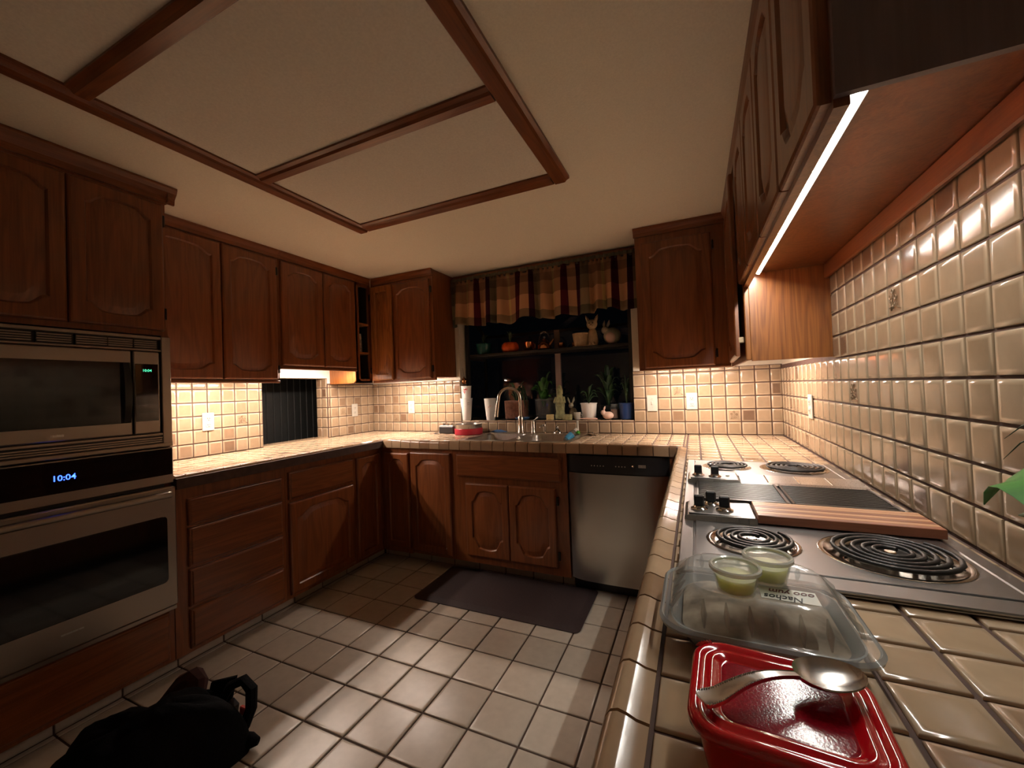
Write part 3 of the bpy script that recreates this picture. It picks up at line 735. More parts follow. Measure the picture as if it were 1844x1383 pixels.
door('right', RX, -1.03, hy, 1.372, 2.165, c, name='ajar_door', turn=turn2)
obj('catch', MB().box(-.325, -.302, -1.030, -1.018, 1.43, 1.455, .003), tanc, c)
c = thing('cooktop_wall_cabinet', 'long oak wall cabinet with four doors and dark end panel above the cooktop', 'cabinet', (-.15, -1.68, 1.655))
mb = MB(); mb.box(RX+.02, -.005, -2.285, -1.064, 1.712, H-.003); mb.box(RX, RX+.020, -2.285, -1.064, 1.659, H-.003)
obj('carcass', mb, oakV, c)
plumM = wood('plum_stained_oak', 'z', light=(0.20, 0.15, 0.165), dark=(0.15, 0.11, 0.12), rough=0.5)
obj('end_panel', MB().box(RX, -.005, -2.297, -2.285, 1.672, H-.003), plumM, c)
obj('wall_rail', MB().box(-.024, -.008, -2.285, -1.064, 1.655, 1.712, .004), oakY, c)
for k in range(4):
    y0 = -2.278 + k*.303; door('right', RX, y0, y0+.297, 1.672, 2.205, c, at=.05, ab=.05)
for y in (-1.976, -1.673): pass
pr = [(0, H-.045), (.012, H-.045), (.020, H-.02), (.024, H-.002), (0, H-.002)]
obj('crown_moulding', MB().extr(pr, lambda p, q, t: (RX-p, t, q), -2.297, -.345), oakY, c)
# LED strip light
c = thing('led_strip_light', 'glowing white strip light under the cabinet over the cooktop', 'light', (-.27, -1.7, 1.676))
def tilted(u0, u1, w0, w1):   # section of the angled channel: u across the lens, w out of it
    ca, sa = .92, .39; ox, oz = -.254, 1.702
    return [(ox + u*ca - w_*sa, oz - u*sa*-1*-1 - w_*ca) for u, w_ in ((u0, w0), (u1, w0), (u1, w1), (u0, w1))]
ex = lambda sec, a, b: MB().extr(sec, lambda p, q, t: (p, t, q), a, b)
obj('housing', ex(tilted(-.0115, .0115, -.010, -.001), -2.280, -1.09), white, c)
obj('diffuser', ex(tilted(-.010, .010, -.001, .0015), -2.268, -1.10), glowM, c)
obj('led_core', ex(tilted(-.0028, .0028, .0015, .0022), -2.264, -1.105), ledM, c)
obj('end_cap', ex(tilted(-.010, .010, -.001, .002), -2.279, -2.268), tanc, c)
# warm bars under the other wall cabinets
def warmbar(label, x0, x1, y0, y1, z):
    c = thing('under_cabinet_light', label, 'light', ((x0+x1)/2, (y0+y1)/2, z), 'warm bars under the wall cabinets')
    obj('housing', MB().box(x0-.004, x1+.004, y0-.004, y1+.004, z+.005, z+.012, .001), white, c)
    obj('lens', MB().box(x0, x1, y0, y1, z, z+.005), warmM, c)
warmbar('warm light bar under the tall wall cabinet by the oven', -3.090, -3.070, -1.90, -1.25, 1.3725)
warmbar('warm light bar under the cabinet over the pass-through', -3.090, -3.070, -1.14, -.56, 1.468)
warmbar('warm light bar under the cabinet near the sink corner', -2.98, -2.45, -.290, -.270, 1.3700)
warmbar('warm light bar under the cabinet between window and corner', -.78, -.34, -.290, -.270, 1.3578)
warmbar('warm light bar under the corner cabinet by the cooktop', -.275, -.255, -.85, -.42, 1.390)

# ------------------------------------------------------------------ window
win = thing('window_1', 'dark garden window with plant shelf above the sink', 'window', (-1.63, .25, WZ0)); win['kind'] = 'structure'
gx0, gx1, gy0, gy1, gz0, gz1 = WX0+.012, WX1-.012, .082, .44, WZ0+.002, 1.93
obj('base_tray', MB().box(gx0, gx1, .082, gy1, WZ0-.012, WZ0+.006), charcoal, win)
fm = MB()
for x in (gx0, gx1-.025): fm.box(x, x+.025, gy0, gy0+.03, gz0, WZ1); fm.box(x, x+.025, gy1-.025, gy1, gz0, gz1-.15); fm.box(x, x+.025, gy0, gy1, gz0, gz0+.02)
fm.box(gx0, gx1, gy1-.025, gy1, gz0, gz0+.022); fm.box(gx0, gx1, gy1-.025, gy1, gz1-.17, gz1-.145); fm.box(gx0, gx1, gy0, gy0+.03, WZ1-.03, WZ1)
obj('frame', fm, bronze, win)
for x in (gx0, gx1-.025): obj('rafter', MB().extr([(gy0, WZ1), (gy1, gz1-.145), (gy1, gz1-.17), (gy0, WZ1-.03)], lambda p, q, t: (t, p, q), x, x+.025), bronze, win)
obj('mullion', MB().box(-1.625, -1.578, gy1-.03, gy1-.002, gz0, gz1-.15), mullM, win)
obj('front_pane', MB().box(gx0+.025, -1.625, gy1-.016, gy1-.010, gz0+.02, gz1-.165), glassW, win)
obj('front_pane', MB().box(-1.578, gx1-.025, gy1-.016, gy1-.010, gz0+.02, gz1-.165), glassW, win)
for x in (gx0+.008, gx1-.014): obj('side_pane', MB().extr([(gy0+.03, gz0+.02), (gy1-.025, gz0+.02), (gy1-.025, gz1-.16), (gy0+.03, WZ1-.045)], lambda p, q, t: (t, p, q), x, x+.005), glassW, win)
obj('roof_pane', MB().extr([(gy0+.02, WZ1-.012), (gy1-.01, gz1-.155), (gy1-.01, gz1-.161), (gy0+.02, WZ1-.018)], lambda p, q, t: (t, p, q), gx0+.02, gx1-.02), glassW, win)
SHZ = 1.588
obj('plant_shelf', MB().box(gx0+.004, gx1-.004, .105, .345, SHZ-.024, SHZ, .003), bronze, win)
for x in (gx0+.010, gx1-.022): obj('shelf_bracket', MB().box(x, x+.012, .10, .41, SHZ-.045, SHZ-.0245), bronze, win)
# valance
vl = thing('plaid_valance', 'gathered plaid valance in tan olive and burgundy across the window top', 'curtain', (-1.62, -.06, 1.81))
nu, nv = 260, 14
VX0, VX1, VT, VB = -2.385, -.832, 2.205, 1.815
vs, fs, uvs = [], [], []
def vpt(s, v):
    x = VX0 + (VX1-VX0)*s
    ph = 2*PI*(11*s + .35*math.sin(7*s) + .2*math.sin(23*s))
    amp = .010 + .036*(1-v)
    yy = -.060 + amp*math.sin(ph) + .008*math.sin(2.7*ph+1)*(1-v)
    if v > .9: yy = -.06 + .007*math.sin(ph*3)
    bot = VB + .012*math.sin(5*2*PI*s) + .008*math.sin(17*s)
    z = bot + (VT-bot)*v
    return (x + .006*math.cos(ph)*(1-v), yy, z)
for j in range(nv+1):
    for i in range(nu+1): vs.append(vpt(i/nu, j/nv))
for j in range(nv):
    for i in range(nu): a = j*(nu+1)+i; fs.append((a, a+1, a+nu+2, a+nu+1))
mb = MB(); mb.add(vs, fs); cl = obj('cloth', mb, plaidM, vl, smooth=True, sharp=80, fix=False)
ul = cl.data.uv_layers.new(name='UVMap')
for lp in cl.data.loops:
    vi = lp.vertex_index; ul.data[lp.index].uv = ((vi % (nu+1))/nu*4.1, (vi//(nu+1))/nv)
so = cl.modifiers.new('thickness', 'SOLIDIFY'); so.thickness = .002
obj('header_ruffle', MB().loft([[(VX0+(VX1-VX0)*i/120, -.058+.006*math.sin(i*1.7)-.006, VT-.004) for i in range(121)], [(VX0+(VX1-VX0)*i/120, -.058+.008*math.sin(i*1.7)-.006, VT+.022+.004*math.sin(i*2.3)) for i in range(121)]], False, False, False), plaidM, vl, fix=False)
obj('rod', MB().tube([(VX0, -.05, 2.195), (VX1, -.05, 2.195)], .008, 8), bronze, vl)
tr = tag(obj('trim_1', MB().box(WX0-.035, -.825, -.022, -.004, H-.04, H-.003, .004), oakX), 'thin oak trim strip at the ceiling above the valance', 'trim', kind='structure')
obj('jamb_casing', MB().box(WX0-.032, WX0, -.004, 0, 1.37, 2.2), cream, wb)

# ------------------------------------------------------------------ outlets
def outlet(label, side, off, a, z, kind='outlet'):
    pos = {'back': (a, off, z-.057), 'left': (off, a, z-.057), 'right': (off, a, z-.057)}[side]
    c = thing('wall_outlet' if kind == 'outlet' else 'wall_switch', label, 'outlet' if kind == 'outlet' else 'switch', pos, 'cream wall plates on the backsplash')
    f = fmap(side, off)
    def bx(u0, u1, v0, v1, q0, q1, d=.002):
        p0, p1 = f(u0, v0, q0), f(u1, v1, q1); return MB().box(p0[0], p1[0], p0[1], p1[1], p0[2], p1[2], d)
    obj('cover_plate', bx(a-.035, a+.035, z-.057, z+.057, 0, .006, .003), white, c)
    if kind == 'outlet':
        for dz in (-.020, .020):
            s_ = obj('socket', bx(a-.016, a+.016, z+dz-.014, z+dz+.014, .005, .0085, .002), white, c)
            for da in (-.006, .006): obj('slot', bx(a+da-.0012, a+da+.0012, z+dz-.003, z+dz+.006, .0083, .0092, 0), blackP, s_)
            obj('slot', bx(a-.002, a+.002, z+dz-.011, z+dz-.007, .0083, .0092, 0), blackP, s_)
    else:
        obj('toggle', bx(a-.005, a+.005, z-.008, z+.012, .005, .016, .002), white, c)
        for dz in (-.030, .030): obj('screw', bx(a-.003, a+.003, z+dz-.003, z+dz+.003, .005, .0075, .001), chrome, c)
outlet('cream double outlet on the tile between oven and pass-through', 'left', XL+.010, -1.468, 1.132)
outlet('cream double outlet on the tile just past the pass-through', 'left', XL+.010, -.248, 1.132)
outlet('cream double outlet on the back wall left of the sink', 'back', -.010, -2.883, 1.139)
outlet('cream switch plate on the tile at the window edge', 'back', -.010, -.783, 1.133, 'switch')
outlet('cream double outlet beside the switch plate in the back corner', 'back', -.010, -.526, 1.142)
outlet('cream double outlet on the cooktop wall near the corner', 'right', -.010, -.715, 1.134)

# ------------------------------------------------------------------ cooktop
ZT = ZC + .012
c = thing('electric_cooktop', 'stainless coil cooktop with downdraft grill and black knobs', 'cooktop', (-.29, -1.65, ZC))
mb = MB(); mb.box(-.543, -.036, -2.225, -1.080, ZC+.001, ZC+.008, .003)
mb.box(-.543, -.516, -2.225, -1.080, ZC+.006, ZT, .002); mb.box(-.062, -.036, -2.225, -1.080, ZC+.006, ZT, .002)
mb.box(-.516, -.062, -2.225, -2.178, ZC+.006, ZT, .002); mb.box(-.516, -.062, -1.105, -1.080, ZC+.006, ZT, .002)
obj('base_frame', mb, ssX, c)
def coil(cx, cy, r1, turns, par):
    zc_ = ZT + .010; pts = []; r0 = .018; nn = int(turns*22)
    for k in range(nn+1):
        t = k/nn; a = 2*PI*turns*t + .7; r = r0 + (r1-r0)*t; pts.append((cx+r*math.cos(a), cy+r*math.sin(a), zc_))
    cc = obj('coil_burner', MB().tube(pts, .0042, 6), iron, par, smooth=True, sharp=80)
    for a in (PI/2, PI/2+2*PI/3, PI/2+4*PI/3): obj('coil_support', MB().box(-.001, .001, 0, .001, 0, .001).__class__().tube([(cx+.012*math.cos(a), cy+.012*math.sin(a), zc_-.005), (cx+r1*math.cos(a), cy+r1*math.sin(a), zc_-.005)], .002, 4), chrome, cc)
    obj('centre_disc', MB().lathe(cx, cy, [(.010, zc_-.006), (.010, zc_-.002), (.008, zc_)], 14), dripM, cc)
    dr = r1 + .014
    db = obj('drip_bowl', MB().lathe(cx, cy, [(dr, ZT+.0015), (dr-.006, ZT+.003), (dr-.010, ZT+.0005), (dr*.80, ZC+.0095), (.012, ZC+.0085)], 30, False, True), dripM, par, smooth=True, sharp=80)
def cartridge(y0, y1, burners):
    t = obj('burner_tray', MB().box(-.512, -.066, y0, y1, ZC+.0082, ZC+.0092), ssX, c)
    # raised plate around round openings
    for cx, cy, r, tn in burners: coil(cx, cy, r, tn, c)
    # the plate: built as a grid with round holes
    xs = [-.512, (burners[0][0]+burners[1][0])/2+.012*0, -.066]
    for (xa, xb), (cx, cy, r, tn) in zip(((xs[0], -.300), (-.300, xs[2])), burners):
        n = 40; inner, outer = [], []
        for k in range(n):
            a = 2*PI*k/n; ca, sa = math.cos(a), math.sin(a); inner.append((cx+(r+.012)*ca, cy+(r+.012)*sa))
            s_ = 1e9
            if ca > 1e-6: s_ = min(s_, (xb-cx)/ca)
            if ca < -1e-6: s_ = min(s_, (xa-cx)/ca)
            if sa > 1e-6: s_ = min(s_, (y1-cy)/sa)
            if sa < -1e-6: s_ = min(s_, (y0-cy)/sa)
            outer.append((cx+s_*ca, cy+s_*sa))
        # snap nearest outer points to the corners
        for X in (xa, xb):
            for Y in (y0, y1):
                i = min(range(n), key=lambda q: (outer[q][0]-X)**2+(outer[q][1]-Y)**2); outer[i] = (X, Y)
        mb = MB(); mb.loft([[(x, y, ZC+.009) for x, y in outer], [(x, y, ZT+.001) for x, y in outer], [(x, y, ZT+.001) for x, y in inner], [(x, y, ZC+.009) for x, y in inner]], False, False)
        obj('burner_plate', mb, ssX, c)
cartridge(-2.174, -1.930, [(-.406, -2.048, .072, 4), (-.183, -2.045, .095, 5)])
cartridge(-1.375, -1.100, [(-.402, -1.215, .072, 4), (-.178, -1.205, .095, 5)])
# grill grates
for x0, x1 in ((-.510, -.284), (-.276, -.050)):
    gr = obj('grill_grate', MB().box(x0, x1, -1.735, -1.730, ZT-.002, ZT+.006).box(x0, x1, -1.500, -1.495, ZT-.002, ZT+.006).box(x0, x0+.006, -1.735, -1.495, ZT-.002, ZT+.006).box(x1-.006, x1, -1.735, -1.495, ZT-.002, ZT+.006), grillM, c)
    y = -1.722
    while y < -1.505:
        obj('grate_bar', MB().box(x0+.006, x1-.006, y, y+.005, ZT+.001, ZT+.006, .0015), grillM, gr); y += .0165
obj('grease_well', MB().box(-.512, -.048, -1.80, -1.49, ZC+.0082, ZC+.0095), iron, c)
# control panels, knobs, vent cover
def kpanel(y0, y1):
    pr = [(-.537, ZC+.009), (-.537, ZT+.008), (-.530, ZT+.012), (-.386, ZT+.016), (-.381, ZT+.012), (-.381, ZC+.009)]
    kp = obj('control_panel', MB().extr(pr, lambda p, q, t: (p, t, q), y0, y1), ss, c)
    obj('legend_plate', MB().box(-.528, -.392, y0+.008, y1-.008, ZT+.0135, ZT+.0165, .001), ssX, kp)
    return kp
def knob(x, y, par):
    k = obj('knob', MB().lathe(x, y, [(.020, ZT+.016), (.020, ZT+.019), (.014, ZT+.022), (.013, ZT+.026)], 18), chrome, par, smooth=True)
    obj('knob_grip', MB().box(x-.012, x+.012, y-.006, y+.006, ZT+.024, ZT+.052, .003), blackP, k)
    return k
k1 = kpanel(-1.932, -1.805); k2 = kpanel(-1.520, -1.405)
for x, y in ((-.503, -1.888), (-.475, -1.842), (-.446, -1.885)): knob(x, y, c)
for x, y in ((-.503, -1.478), (-.452, -1.488)): knob(x, y, c)
obj('pilot_light', MB().lathe(-.413, -1.47, [(.006, ZT+.014), (.006, ZT+.020)], 10), white, c)
vc = obj('vent_cover', MB().extr([(-1.520, ZC+.009), (-1.520, ZT+.003), (-1.500, ZT+.008), (-1.405, ZT+.012), (-1.400, ZC+.009)], lambda p, q, t: (t, p, q), -.376, -.044), ss, c)
for x in (-.300, -.215, -.130): obj('cover_rib', MB().extr([(-1.498, ZT+.0075), (-1.410, ZT+.0112), (-1.410, ZT+.0132), (-1.498, ZT+.0095)], lambda p, q, t: (t, p, q), x-.002, x+.002), chrome, vc)
# cutting board
c = thing('cutting_board', 'striped laminated wood cutting board lying across the cooktop', 'cutting board', (-.23, -1.905, ZT+.002))
n = 7; y0, y1 = -1.922, -1.802
for k in range(n):
    a, b = y0 + (y1-y0)*k/n, y0 + (y1-y0)*(k+1)/n
    obj('wood_strip', MB().box(-.3795, -.051, a+.0003, b-.0003, ZT+.0025, ZT+.0225, .0012), boardD if k in (0, 2, 4) else boardL, c)

# ------------------------------------------------------------------ takeout tray, cups, red container, spoon
c = thing('takeout_container', 'clear domed plastic takeout container with hand-lettered label', 'food container', (-.437, -2.37, ZC))
cx, cy = -.437, -2.372
zr, zt = ZC+.036, ZC+.078
ob = obj('base', MB().loft([rr(cx, cy, .085, .070, .025, ZC+.003), rr(cx, cy, .088, .073, .028, ZC+.004), rr(cx, cy, .106, .088, .038, zr-.002), rr(cx, cy, .104, .086, .037, zr-.002), rr(cx, cy, .086, .071, .027, ZC+.006)], True, True), plasticRim, c, smooth=True)
mb = MB(); mb.loft([rr(cx, cy, .082, .067, .024, ZC+.0065), rr(cx, cy, .092, .076, .03, ZC+.024), rr(cx, cy, .080, .064, .03, ZC+.034), rr(cx, cy, .04, .03, .02, ZC+.040)], True, True)
fo = obj('food', mb, foodM, c, smooth=True)
prof = [(.117, .098, .042, zr-.003), (.119, .100, .043, zr+.001), (.115, .096, .041, zr+.004), (.108, .089, .038, zr+.002), (.104, .086, .036, zr+.004), (.098, .081, .034, zr+.020), (.088, .074, .034, zr+.034), (.080, .067, .032, zt-.001), (.076, .063, .031, zt-.002), (.071, .058, .029, zt-.003)]
lid = obj('dome_lid', MB().loft([rr(cx, cy, hx, hy, r, z, 8) for hx, hy, r, z in prof], False, True), plasticLid, c, smooth=True, sharp=60)
mb = MB()
mb.loft([rr(cx, cy, .1195, .1005, .043, zr-.004, 8), rr(cx, cy, .1205, .1015, .044, zr, 8), rr(cx, cy, .117, .098, .042, zr+.0035, 8), rr(cx, cy, .115, .096, .041, zr+.001, 8)], False, False)
obj('lid_rim', mb, plasticRim, c, smooth=True)
for sx in (-1, 1):
    for k in range(5):
        yy = cy - .052 + k*.026; obj('lid_rib', MB().tube([(cx+sx*.106, yy, zr+.004), (cx+sx*.099, yy, zr+.020), (cx+sx*.087, yy, zt-.008)], [.001, .0042, .001], 6), plasticLid, lid, smooth=True)
for sy in (-1, 1):
    for k in range(6):
        xx = cx - .065 + k*.026; obj('lid_rib', MB().tube([(xx, cy+sy*.087, zr+.004), (xx, cy+sy*.082, zr+.020), (xx, cy+sy*.073, zt-.008)], [.001, .0042, .001], 6), plasticLid, lid, smooth=True)
lz = zt - .0022
lb = obj('paper_label', MB().box(cx+.002, cx+.064, cy-.057, cy-.024, lz-.0002, lz+.0003), stickM, lid)
flip = lambda x, y, z: Matrix(((-1,0,0,x),(0,-1,0,y),(0,0,1,z),(0,0,0,1)))
text('Nachos', .017, inkM, lid, flip(cx+.027, cy-.050, lz+.0006), 'lettering', .25, .0002, sx=.8)
text('ooo yum', .016, inkR, lid, flip(cx+.038, cy-.034, lz+.0006), 'lettering', .25, .0002, sx=.85)
def cup(x, y, label):
    z = zt - .0015
    c = thing('sauce_cup', label, 'sauce cup', (x, y, z), 'small sauce cups on the takeout lid')
    obj('cup', MB().lathe(x, y, [(.0205, z+.0005), (.0215, z+.001), (.0275, z+.029), (.0262, z+.029), (.0205, z+.002)], 24, True, True), cupPl, c, smooth=True)
    obj('sauce', MB().lathe(x, y, [(.0190, z+.0035), (.0198, z+.0045), (.0236, z+.0215), (.012, z+.0230), (.004, z+.0235)], 22), sauce, c, smooth=True)
    obj('lid', MB().lathe(x, y, [(.0283, z+.0285), (.0300, z+.029), (.0300, z+.0335), (.0280, z+.0345), (.0255, z+.0335), (.0245, z+.031), (.022, z+.0305), (.006, z+.0312)], 28, False, True), cupPl, c, smooth=True)
    obj('lid_rim', MB().lathe(x, y, [(.0286, z+.0285), (.0304, z+.0295), (.0304, z+.0332), (.0285, z+.0348), (.0262, z+.0335), (.0268, z+.031)], 28, False, False), cupRim, c, smooth=True)
cup(-.463, -2.428+.003, 'lidded sauce cup of pale green salsa nearer the front edge of the takeout lid')
cup(-.4205, -2.376, 'lidded sauce cup of pale green salsa set further back on the takeout lid')
# red container
rx, ry, hx, hy = -.4425, -2.603, .073, .066
zl = ZC + .068
def rot_ring(r, a=-.06):
    ca, sa = math.cos(a), math.sin(a); return [(rx+(x-rx)*ca-(y-ry)*sa, ry+(x-rx)*sa+(y-ry)*ca, z) for x, y, z in r]
R3 = lambda d, r, z: rot_ring(rr(rx, ry, hx-d, hy-d, r, z, 8))
c = thing('red_food_container', 'square red plastic food container with glossy ridged lid', 'food container', (rx, ry, ZC))
obj('tub', MB().loft([R3(.020, .014, ZC+.003), R3(.017, .016, ZC+.005), R3(.007, .018, zl-.006), R3(.009, .017, zl-.006), R3(.019, .015, ZC+.007)], True, True), redClear, c, smooth=True)
lid = obj('lid', MB().loft([R3(.003, .027, zl-.008), R3(0, .029, zl-.006), R3(0, .029, zl), R3(.0025, .028, zl+.003), R3(.007, .025, zl+.0035), R3(.010, .023, zl+.001), R3(.013, .020, zl+.0005), R3(.016, .018, zl+.003), R3(.019, .016, zl+.003), R3(.023, .014, zl-.001), R3(.026, .012, zl-.0015)], False, False), redGloss, c, smooth=True, sharp=70)
obj('lid_panel', MB().loft([R3(.026, .012, zl-.0035), R3(.026, .012, zl-.0015), R3(.028, .011, zl-.0013)], True, True), redPeb, lid)
mb = MB()
for sx, sy in ((-1, 1), (1, -1)):
    for k in range(7):
        a = math.radians(20 + k*9) + (PI/2 if sx < 0 else -PI/2); qx, qy = rx+sx*(hx-.022), ry+sy*(hy-.022)
        mb.tube(rot_ring([(qx+.015*math.cos(a), qy+.015*math.sin(a), zl+.0035), (qx+.021*math.cos(a), qy+.021*math.sin(a), zl+.002)]), .0008, 4)
obj('grip_ridges', mb, redGloss, lid)
# spoon
z = zl + .006
c = thing('spoon', 'stainless serving spoon with beaded handle resting on the red lid', 'spoon', (-.43, -2.6, z))
tip, neck, end = Vector((-.376, -2.566, z+.011)), Vector((-.428, -2.590, z+.012)), Vector((-.506, -2.640, z+.004))
ax = (tip-neck); ax.z = 0; Ls = ax.length; ax.normalize(); sd = Vector((-ax.y, ax.x, 0))
mb = MB(); rings = []
n = 20
for k in range(n+1):
    t = k/n; e_ = 1 - 2*t; wdt = .0228*math.sqrt(max(0, 1-e_*e_))*(1 + .10*e_)
    wdt = max(wdt, .0038 if t < .3 else .0010); ctr = neck + ax*(Ls*(1.02*t-.01)); dep = .0095*(wdt/.0228)
    row = []
    for m_ in range(9):
        s_ = -1 + m_/4; row.append(ctr + sd*(wdt*s_) + Vector((0, 0, -dep*(1-s_*s_)*1.06)))
    for m_ in range(8, -1, -1):
        s_ = -1 + m_/4; row.append(ctr + sd*(wdt*s_*.97) + Vector((0, 0, -dep*(1-s_*s_)*.95 + .0011)))
    rings.append([tuple(p) for p in row])
mb.loft(rings); obj('bowl', mb, spoonM, c, smooth=True, sharp=70)
mb = MB(); rings = []
hd = (end-neck); hl = hd.length; hn = hd.normalized(); hs = Vector((-hn.y, hn.x, 0)).normalized()
for k in range(17):
    t = k/16; p = neck + hd*t + Vector((0, 0, .007*math.sin(PI*min(t*1.2, 1)))); wv = .0035 + .0065*t**1.6; th = .0016
    if k == 16: wv *= .8
    rings.append([tuple(p + hs*a + Vector((0, 0, b))) for a, b in ((-wv, -th), (wv, -th), (wv, th), (wv*.8, th*.6), (-wv*.8, th*.6), (-wv, th))])
mb.loft(rings); obj('handle', mb, spoonM, c, smooth=True, sharp=30)
mb = MB()
for s_ in (-1, 1):
    for k in range(26):
        t = .42 + .56*k/25; p = neck + hd*t + Vector((0, 0, .007*math.sin(PI*min(t*1.2, 1)))); wv = .0035 + .0065*t**1.6
        q = p + hs*(s_*wv*.9); mb.sphere((q.x, q.y, q.z+.0016), .0008, .0008, .0008, 5, 4)
obj('bead_edge', mb, chrome, c)['kind'] = 'stuff'

# ------------------------------------------------------------------ plant at the frame edge
def leaf(mb, path, wds, fold=.35, roll=0.0):
    path = [Vector(p) for p in path]; n = len(path); rings = []
    for i, p in enumerate(path):
        d = (path[min(i+1, n-1)]-path[max(i-1, 0)]).normalized(); s_ = d.cross(Vector((0, 0, 1)))
        s_ = s_.normalized() if s_.length > 1e-5 else Vector((1, 0, 0)); u = s_.cross(d).normalized(); s_, u = s_*math.cos(roll)+u*math.sin(roll), u*math.cos(roll)-s_*math.sin(roll); wv = wds[i]
        row = [p + s_*(wv*t) + u*(fold*wv*abs(t)) for t in (-1, -.5, 0, .5, 1)]; row += [q - u*.0012 for q in row[::-1]]
        rings.append([tuple(q) for q in row])
    mb.loft(rings)
def bez(a, b, c_, n=8):
    a, b, c_ = Vector(a), Vector(b), Vector(c_); return [a*(1-t)**2 + b*2*t*(1-t) + c_*t*t for t in [k/n for k in range(n+1)]]
def wprof(w_, n=8): return [max(.0006, w_*math.sin(PI*(.08+.92*k/n))**.8) for k in range(n+1)]
px, py = -.115, -2.50
c = thing('potted_houseplant', 'bright green leafy houseplant reaching in beside the cooktop wall', 'plant', (px, py, ZC))
obj('pot', MB().lathe(px, py, [(.045, ZC+.001), (.062, ZC+.09), (.066, ZC+.09), (.066, ZC+.105), (.058, ZC+.105), (.056, ZC+.09)], 24), terra, c, smooth=True)
obj('soil', MB().lathe(px, py, [(.056, ZC+.088), (.05, ZC+.094), (.01, ZC+.096)], 20), soil, c)
for e, m_, wv in (((-.100, -2.146, 1.060), (-.10, -2.30, 1.22), .046), ((-.085, -2.190, 1.058), (-.08, -2.33, 1.12), .034), ((-.03, -2.36, 1.25), (-.08, -2.44, 1.30), .024), ((-.20, -2.62, 1.16), (-.15, -2.55, 1.28), .024), ((-.06, -2.68, 1.2), (-.09, -2.58, 1.3), .024)):
    mb = MB(); leaf(mb, bez((px, py, ZC+.09), m_, e), wprof(wv), .25, .62); obj('leaf', mb, leafB, c, smooth=True, sharp=80)
for e in ((-.085, -2.17, 1.165), (-.06, -2.16, 1.14), (-.09, -2.175, 1.135)):
    mb = MB(); mb.tube(bez((px, py, ZC+.09), (-.09, -2.33, 1.28), e), [.0012]*8+[.0004], 4); obj('stem', mb, leafD, c)

# ------------------------------------------------------------------ sink, tap and things on the worktop
ZS = ZC + .002
c = thing('kitchen_sink', 'double-bowl stainless steel kitchen sink under the window', 'sink', (-1.635, -.32, ZC-.18))
mb = MB(); z0, z1 = ZS, ZS+.006
bowls = [(-1.845, -.345, .165, .195), (-1.442, -.345, .175, .195)]
x0, x1, y0, y1 = -2.040, -1.232, -.588, -.062
mb.box(x0, x1, y0, -.540, z0, z1, .002); mb.box(x0, x1, -.150, y1, z0, z1, .002)
mb.box(x0, -2.010, -.540, -.150, z0, z1, .002); mb.box(-1.680, -1.617, -.540, -.150, z0, z1, .002); mb.box(-1.267, x1, -.540, -.150, z0, z1, .002)
obj('deck', mb, ss, c)
for bx_, by, hx_, hy_ in bowls:
    b = obj('bowl', MB().loft([rr(bx_, by, hx_+.002, hy_+.002, .05, ZS+.005), rr(bx_, by, hx_-.004, hy_-.004, .05, ZS-.004), rr(bx_, by, hx_-.012, hy_-.012, .05, ZC-.15), rr(bx_, by, hx_-.04, hy_-.04, .04, ZC-.172)], False, True), ss, c, smooth=True, sharp=70)
    obj('drain', MB().lathe(bx_, by, [(.04, ZC-.1715), (.04, ZC-.169), (.03, ZC-.168)], 16), chrome, b)
ZD = ZS + .006
c = thing('gooseneck_faucet', 'tall brushed nickel gooseneck faucet behind the sink', 'faucet', (-1.755, -.105, ZD))
fx, fy = -1.755, -.105
obj('base', MB().lathe(fx, fy, [(.030, ZD), (.030, ZD+.006), (.025, ZD+.012), (.023, ZD+.09), (.023, ZD+.12), (.016, ZD+.135)], 18), nickel, c, smooth=True)
dirx, diry = -.82, -.57
path = [(fx, fy, ZD+.12), (fx, fy, ZD+.25)] + [(fx+dirx*.085*(1-math.cos(a)), fy+diry*.085*(1-math.cos(a)), ZD+.27+.085*math.sin(a)) for a in [PI*k/14 for k in range(15)]]
e = path[-1]; path += [(e[0]+dirx*.006, e[1]+diry*.006, e[2]-.03)]
obj('neck', MB().tube(path, .0125, 12), nickel, c, smooth=True)
e = path[-1]; obj('spray_head', MB().tube([e, (e[0]+dirx*.012, e[1]+diry*.012, e[2]-.075), (e[0]+dirx*.016, e[1]+diry*.016, e[2]-.105)], [.0145, .0165, .0185], 14), nickel, c, smooth=True)
c = thing('filtered_water_tap', 'small nickel lever tap next to the gooseneck faucet', 'faucet', (-1.655, -.10, ZD))
obj('body', MB().lathe(-1.655, -.10, [(.020, ZD), (.020, ZD+.005), (.016, ZD+.012), (.0155, ZD+.085), (.013, ZD+.095)], 14), nickel, c, smooth=True)
obj('lever', MB().tube([(-1.655, -.10, ZD+.088), (-1.63, -.112, ZD+.105), (-1.60, -.125, ZD+.122)], [.007, .006, .0045], 8), nickel, c, smooth=True)
c = thing('soap_dispenser', 'short nickel soap pump between the lever tap and the bell-shaped cap', 'soap dispenser', (-1.565, -.095, ZD))
obj('collar', MB().lathe(-1.565, -.095, [(.020, ZD), (.020, ZD+.005), (.010, ZD+.01), (.009, ZD+.045)], 14), nickel, c, smooth=True)
obj('pump', MB().lathe(-1.565, -.095, [(.013, ZD+.045), (.014, ZD+.062), (.010, ZD+.068)], 12), nickel, c, smooth=True)
obj('spout', MB().tube([(-1.565, -.095, ZD+.056), (-1.58, -.13, ZD+.056), (-1.585, -.145, ZD+.048)], .005, 8), nickel, c, smooth=True)
c = thing('air_gap_cap', 'chrome bell-shaped cap with knob on the sink deck', 'sink cap', (-1.462, -.09, ZD))
